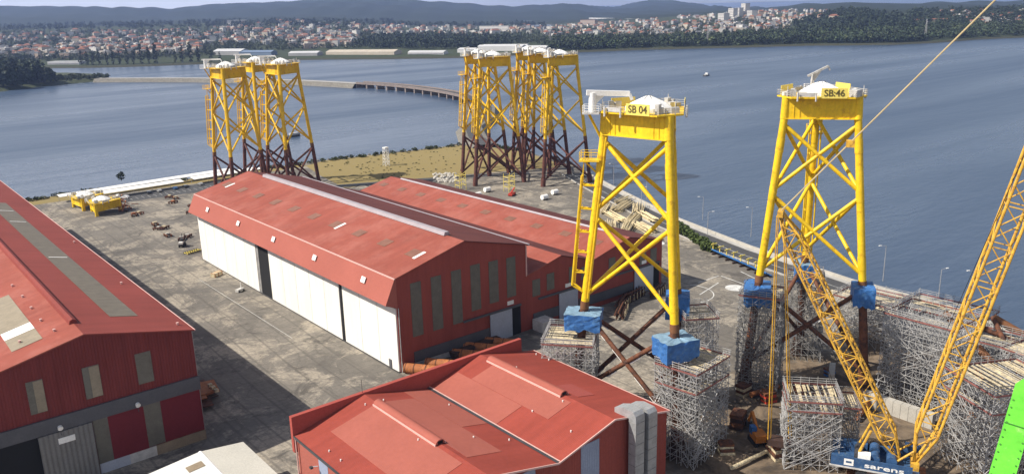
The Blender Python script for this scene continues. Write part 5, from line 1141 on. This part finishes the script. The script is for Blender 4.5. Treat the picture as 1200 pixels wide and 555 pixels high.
# heaps of pale tubes near the quay
for k, (px_, py_, l_, rz, nn) in enumerate(((712, 247, 14, -.3, 16), (730, 244, 16, -.5, 18), (748, 246, 15, -.2, 16), (722, 256, 15, .3, 16), (742, 258, 16, -.4, 18), (760, 256, 14, .2, 14), (735, 268, 14, -.3, 14), (755, 269, 13, .35, 14), (715, 266, 12, -.1, 12), (728, 236, 12, -.6, 10))):
    p = at(px_, py_); mb = MB(); rnd = random.Random(k)
    for q in range(nn*2): 
        y, z = rnd.uniform(-2.6, 2.6), .25+.3*rnd.randint(0, 5); mb.tube((-l_/2+rnd.uniform(-1, 1), y, z), (l_/2+rnd.uniform(-1, 1), y+rnd.uniform(-.6, .6), z+rnd.uniform(-.2, .5)), .15, n=6)
    o = mb.build('tube_stack', 'pale_tube'); o.location = (p[0], p[1], 0); o.rotation_euler = (0, 0, rz+.9)
    tag(o, 'stack of long pale tubes %s' % ('nearest the crowded jackets', 'at the back of the heap by the road', 'at the back right beside the road', 'in the left middle of the heap', 'in the very middle of the heap', 'at the right end by the road', 'at the front beside the hall roof', 'at the front right near the hedge', 'at the front left of the heap', 'farthest back next to the road kerb')[k], 'tubes', 'stacks of pale tubes by the quay')
# blue rack with yellow brackets
t = thing('bracket_rack', 'long blue steel rack with yellow brackets beside the hedge', 'rack', (245.5, 184, 0), math.atan2(154.4-182.5, 235.8-245.2)); L_ = 32
for y, z in ((-1.1, 1.9), (.0, 1.2), (1.1, .6)): MB().bar((0, y, z), (L_, y, z), .35, .45).build('rail', 'blue_paint', t)
for q in range(8): MB().bar((1+q*4.2, -1.1, 1.8), (1+q*4.2, -1.1, 4.4), .3, .3).build('post', 'yellow_sign', t); MB().bar((1+q*4.2, -1.9, 4.0), (1+q*4.2, .6, 4.2), .25, .3).build('arm', 'yellow_sign', t); MB().box((1+q*4.2, 0, .3), (.5, 3, .6)).build('foot', 'rust_dark', t)
# hedge
hd_ = thing('hedge', 'clipped green hedge between the quay road and the apron', 'hedge', (255, 200, 0)); tr = []
for q in range(60): f = q/59; x, y = 265+(246-265)*f-(255), 219+(186-219)*f-200; tr.append((x+rng.normal(0, .7), y+rng.normal(0, .7), -.3, rng.uniform(2.6, 3.9), 1.2))
quads_obj('foliage', foliage_arrays(tr, ROUND_BIG, .10), 'leaf_hedge', hd_)
# lamp posts along the quay
def lamp(x, y, h, a, label):
    t = thing('street_lamp', label, 'street lamp', (x, y, 0), a, 'street lamps along the quay road'); MB().tube((0, 0, 0), (0, 0, h), .14, .08, 8).build('pole', 'galvanised', t); MB().tube((0, 0, h), (1.8, 0, h+.25), .07, n=6).build('arm', 'galvanised', t); MB().box((2.1, 0, h+.22), (.9, .4, .18)).build('lamp_head', 'white_paint', t)
for x, y, h, a, lab in ((258.9, 126.3, 12, 2.6, 'street lamp over the water right of jacket SB:46'), (274.2, 188.1, 11.9, 2.6, 'street lamp just left of jacket SB:46'), (282.7, 218.4, 10, 2.6, 'street lamp on the water side right of jacket SB 04'), (263.8, 201.2, 9.5, -.5, 'street lamp standing in the hedge'), (256, 107, 9, -.4, 'street lamp above the long scaffold platforms'), (252, 96, 12, 2.6, 'street lamp half hidden by the crane boom'), (296, 262, 11, 2.6, 'street lamp seen through the upper part of SB 04'), (279, 250, 10, -.5, 'street lamp behind the stacks of pale tubes'), (309, 296, 11, 2.6, 'street lamp near the crowded jackets')): lamp(x, y, h, a, lab)
# lattice tower on the grass
t = thing('lattice_tower', 'short white lattice tower standing on the dry grass', 'lattice tower', tuple(at(453, 194, 0))); h = 10.5; mb = MB()
for sx_, sy_ in ((-1, -1), (1, -1), (1, 1), (-1, 1)): mb.tube((sx_*1.5, sy_*1.5, 0), (sx_*1.1, sy_*1.1, h), .16, n=5)
mb.build('upright', 'white_paint', t); mb = MB()
for k in range(5):
    z0, z1 = h*k/5, h*(k+1)/5
    for (a, b_), (c_, d_) in (((-1, -1), (1, -1)), ((1, -1), (1, 1)), ((1, 1), (-1, 1)), ((-1, 1), (-1, -1))): mb.tube((a*1.3, b_*1.3, z0), (c_*1.3, d_*1.3, z1), .09, n=4); mb.tube((a*1.3, b_*1.3, z1), (c_*1.3, d_*1.3, z1), .09, n=4)
mb.build('lacing', 'white_paint', t); MB().box((0, 0, h+.3), (2.6, 2.6, .6)).build('head_frame', 'white_paint', t)
# boats
def boat(px_, py_, l_, rz, label, cab):
    p = at(px_, py_, -2.2); t = thing('boat', label, 'boat', (p[0], p[1], -2.2), rz); w_ = l_*.16
    mb = MB(); mb.ext([(-l_/2, -w_, 1.4), (l_*.25, -w_, 1.5), (l_/2, 0, 2.0), (l_*.25, w_, 1.5), (-l_/2, w_, 1.4)], (0, 0, -1.9)); mb.build('hull', 'steel_dark', t)
    if cab: MB().box((l_*.05, 0, 2.6), (l_*.22, w_*1.3, 2.4)).build('cabin', 'white_paint', t); MB().tube((-l_*.2, 0, 1.4), (-l_*.2, 0, 5), .12, n=5).build('mast', 'white_paint', t); MB().box((-l_*.3, 0, 2.0), (l_*.15, w_, 1.2)).build('winch', 'equip_grey', t)
    else: MB().box((0, 0, 2.2), (l_*.7, w_*1.6, 1.5)).build('cargo', 'equip_grey', t)
boat(828, 89, 15, .3, 'small work boat with white cabin out on the blue water', True)
boat(345, 160, 11, .2, 'dark raft on the water behind the left pair of jackets', False)
# things under the crowded jackets
p = at(600, 229); t = thing('red_lift', 'red lifting machine under the crowded jackets', 'machine', (p[0], p[1], 0), .5); MB().box((0, 0, .9), (5, 2.2, 1)).build('chassis', 'red_paint', t); MB().bar((-2, 0, 1.4), (3.5, 0, 3.2), .5, .5).build('arm', 'red_paint', t); mb = MB(); [mb.tube((x, y-.2, .5), (x, y+.2, .5), .5, n=10) for x in (-1.6, 1.6) for y in (-1, 1)]; mb.build('wheel', 'black', t)
for k, (px_, py_) in enumerate(((571, 225), (638, 234), (560, 231), (650, 228))): p = at(px_, py_); t = thing('water_tank', ('white tank under the left legs of the crowded jackets', 'white tank under the front right leg of the crowd', 'pale tank hidden by the hall ridge', 'pale tank under the right end of the crowd')[k], 'tank', (p[0], p[1], 0)); MB().tube((-1.6, 0, 1.4), (1.6, 0, 1.4), 1.2, n=14).build('barrel', 'white_paint', t, smooth=40); mb = MB(); [mb.box((x, 0, .2), (.3, 1.8, .4)) for x in (-1.1, 1.1)]; mb.build('saddle', 'steel_dark', t)
for k, (px_, py_) in enumerate(((540, 222), (597, 224))):
    p = at(px_, py_); t = thing('work_platform', ('yellow work platform round the outer left leg of the crowd', 'yellow work platform in the middle of the crowd')[k], 'platform', (p[0], p[1], 0)); [MB().tube((x, y, 0), (x, y, 9), .14, n=5).build('post', 'yellow_sign', t) for x in (-2, 2) for y in (-2, 2)]
    for z in (2.5, 5, 7.5): mb = MB(); [mb.bar(a, c, .14, .2) for a, c in (((-2, -2, z), (2, -2, z)), ((2, -2, z), (2, 2, z)), ((2, 2, z), (-2, 2, z)), ((-2, 2, z), (-2, -2, z)), ((-2, -2, z), (2, -2, z+2)))]; mb.build('floor_frame', 'yellow_sign', t)
# clutter between the scaffold towers
bw = thing('concrete_wall', 'pale ribbed concrete block wall below the big silver scaffold', 'wall', (172.5, 78, 0))
for q in range(9): MB().box((0, -7+q*1.75, 1.7), (1.6, 1.68, 3.4)).build('block', 'concrete', bw)
t = thing('concrete_wall', 'short pale concrete block wall behind the crane straps', 'wall', (178.5, 97.5, 0), .5)
for q in range(4): MB().box((q*1.9-3, 0, 1.6), (1.8, 1.4, 3.2)).build('block', 'concrete', t)
p = at(888, 518); t = thing('excavator', 'orange excavator in the shade between the scaffold towers', 'excavator', (p[0], p[1], 0), 1.0)
for s_ in (-1.1, 1.1): MB().box((0, s_, .5), (4, .7, 1)).build('crawler_track', 'black', t)
MB().box((-.4, 0, 1.8), (3.4, 2.6, 1.5)).build('body', 'orange_paint', t); MB().box((.9, .8, 2.7), (1.5, 1.1, 1.6)).build('cab', 'blue_paint', t); MB().bar((1.2, -.4, 2.0), (4.6, -.4, 4.8), .5, .7).build('boom', 'orange_paint', t); MB().bar((4.6, -.4, 4.8), (6.2, -.4, 1.8), .4, .5).build('stick', 'orange_paint', t); MB().box((6.2, -.4, 1.2), (1, 1.2, 1.1)).build('bucket', 'steel_dark', t)
for k, (px_, py_, m_, s_, lab) in enumerate(((872, 462, 'planks', 3.2, 'tan timber stack left of the dark scaffold tower'), (935, 462, 'rust_bright', 3, 'rust coloured box behind the crane straps'), (972, 440, 'blue_paint', 2.2, 'blue box below the rear scaffold tower'), (1052, 478, 'blue_paint', 1.8, 'small blue box before the concrete wall'), (900, 470, 'red_paint', 3.0, 'red steel frame at the foot of the dark scaffold'), (865, 500, 'rust_dark', 4, 'dark steel box in the shade beside the workshop scaffold'), (910, 535, 'planks', 4, 'timber stack left of the pale deck tower'), (1075, 470, 'yellow_sign', 1.4, 'yellow drum box before the concrete wall'), (850, 530, 'planks', 3, 'timber pile at the foot of the bright scaffold tower'))):
    p = at(px_, py_); t = thing('stacked_material', lab, 'stack', (p[0], p[1], 0), k*.7)
    for q in range(4): MB().box((random.uniform(-.2, .2), random.uniform(-.2, .2), s_*.12+q*s_*.22), (s_*random.uniform(.9, 1.1), s_*.7, s_*.2)).build('layer', m_ if q % 2 == 0 else 'rust', t)
for k, (a, c, r, lab) in enumerate((((857, 548, .8), (905, 525, .8), .4, 'pale pipe on the ground left of the pale deck tower'), ((1020, 470, 1), (1003, 490, 1), .6, 'rusty pipe on the ground by the crane'), ((880, 462, 1), (912, 452, 1), .6, 'rusty pipe at the foot of the dark scaffold'), ((1130, 425, 2), (1160, 450, 2), .8, 'rusty pipe among the right scaffolds'))):
    tag(MB().tube(tuple(at(*a)), tuple(at(*c)), r, n=10).build('loose_pipe', 'rust_bright' if k else 'planks'), lab, 'pipe')
p = at(1160, 535); 
# shore: rocks and scrub
V = []; mb = MB(); rnd = random.Random(9)
for i in range(9, len(SHORE)-2):
    a, c = Vector(SHORE[i]), Vector(SHORE[i+1]); l_ = (c-a).length
    for q in range(int(l_*.9)):
        p = a.lerp(c, rnd.random())+Vector((rnd.gauss(0, 1.2), rnd.gauss(0, 1.6))); s_ = rnd.uniform(.4, 1.3); mb.ell((p.x, p.y, rnd.uniform(-1.8, .2)), (s_, s_*rnd.uniform(.6, 1), s_*.7), 5, 3)
tag(mb.build('shore_rocks', 'rock'), 'grey boulders along the water edge of the yard', None, None, 'stuff')
tr = []
for i in range(11, len(SHORE)-2):
    a, c = Vector(SHORE[i]), Vector(SHORE[i+1]); l_ = (c-a).length
    for q in range(int(l_*.75)): p = a.lerp(c, rnd.random()); tr.append((p.x+rnd.gauss(0, 1.0), p.y-rnd.uniform(1, 6), -.2, rnd.uniform(.8, 2.4), 1.7))
for q in range(160): x, y = rnd.uniform(226, 330), rnd.uniform(395, 462); tr.append((x, y, -.1, rnd.uniform(.3, .9), 2.4))
tag(quads_obj('shore_scrub', foliage_arrays(tr, ROUND, .16), 'scrub'), 'low olive scrub along the shore of the yard', None, None, 'stuff')
p = at(141, 211); t = thing('round_bush', 'single dark round bush on the shore behind the shelters', 'bush', (p[0], p[1]-2, 0)); MB().tube((0, 0, 0), (0, 0, 2.5), .3, .15, 6).build('trunk', 'bark', t); quads_obj('crown', foliage_arrays([(0, 0, -.3, 5.2, 1.0)], ROUND_BIG, .09), 'leaf_dark', t)
# heaps of stone on the apron by the crowd
mb = MB()
for q in range(160): 
    p = at(rnd.uniform(508, 535), rnd.uniform(203, 214)); s_ = rnd.uniform(.4, 1.1); mb.ell((p[0], p[1], .2), (s_, s_, s_*.7), 5, 3)
tag(mb.build('stone_heap', 'concrete'), 'pale stones and rubble left of the crowded jackets', None, None, 'stuff')

# ------------------------------------------------------------------ haze
mb = MB(); mb.bx(-14000, 14000, -2000, 15000, -4, 420)
hz_o = mb.build('haze', 'black'); hz_o.data.materials.clear()
hm = bpy.data.materials.new('haze'); hm.use_nodes = True; n = hm.node_tree.nodes; n.clear()
out = n.new('ShaderNodeOutputMaterial'); pv = n.new('ShaderNodeVolumePrincipled'); pv.inputs['Density'].default_value = 6.5e-5; pv.inputs['Color'].default_value = (.40, .55, 1, 1); pv.inputs['Anisotropy'].default_value = .2
hm.node_tree.links.new(pv.outputs[0], out.inputs['Volume']); hz_o.data.materials.append(hm); tag(hz_o, kind='stuff')
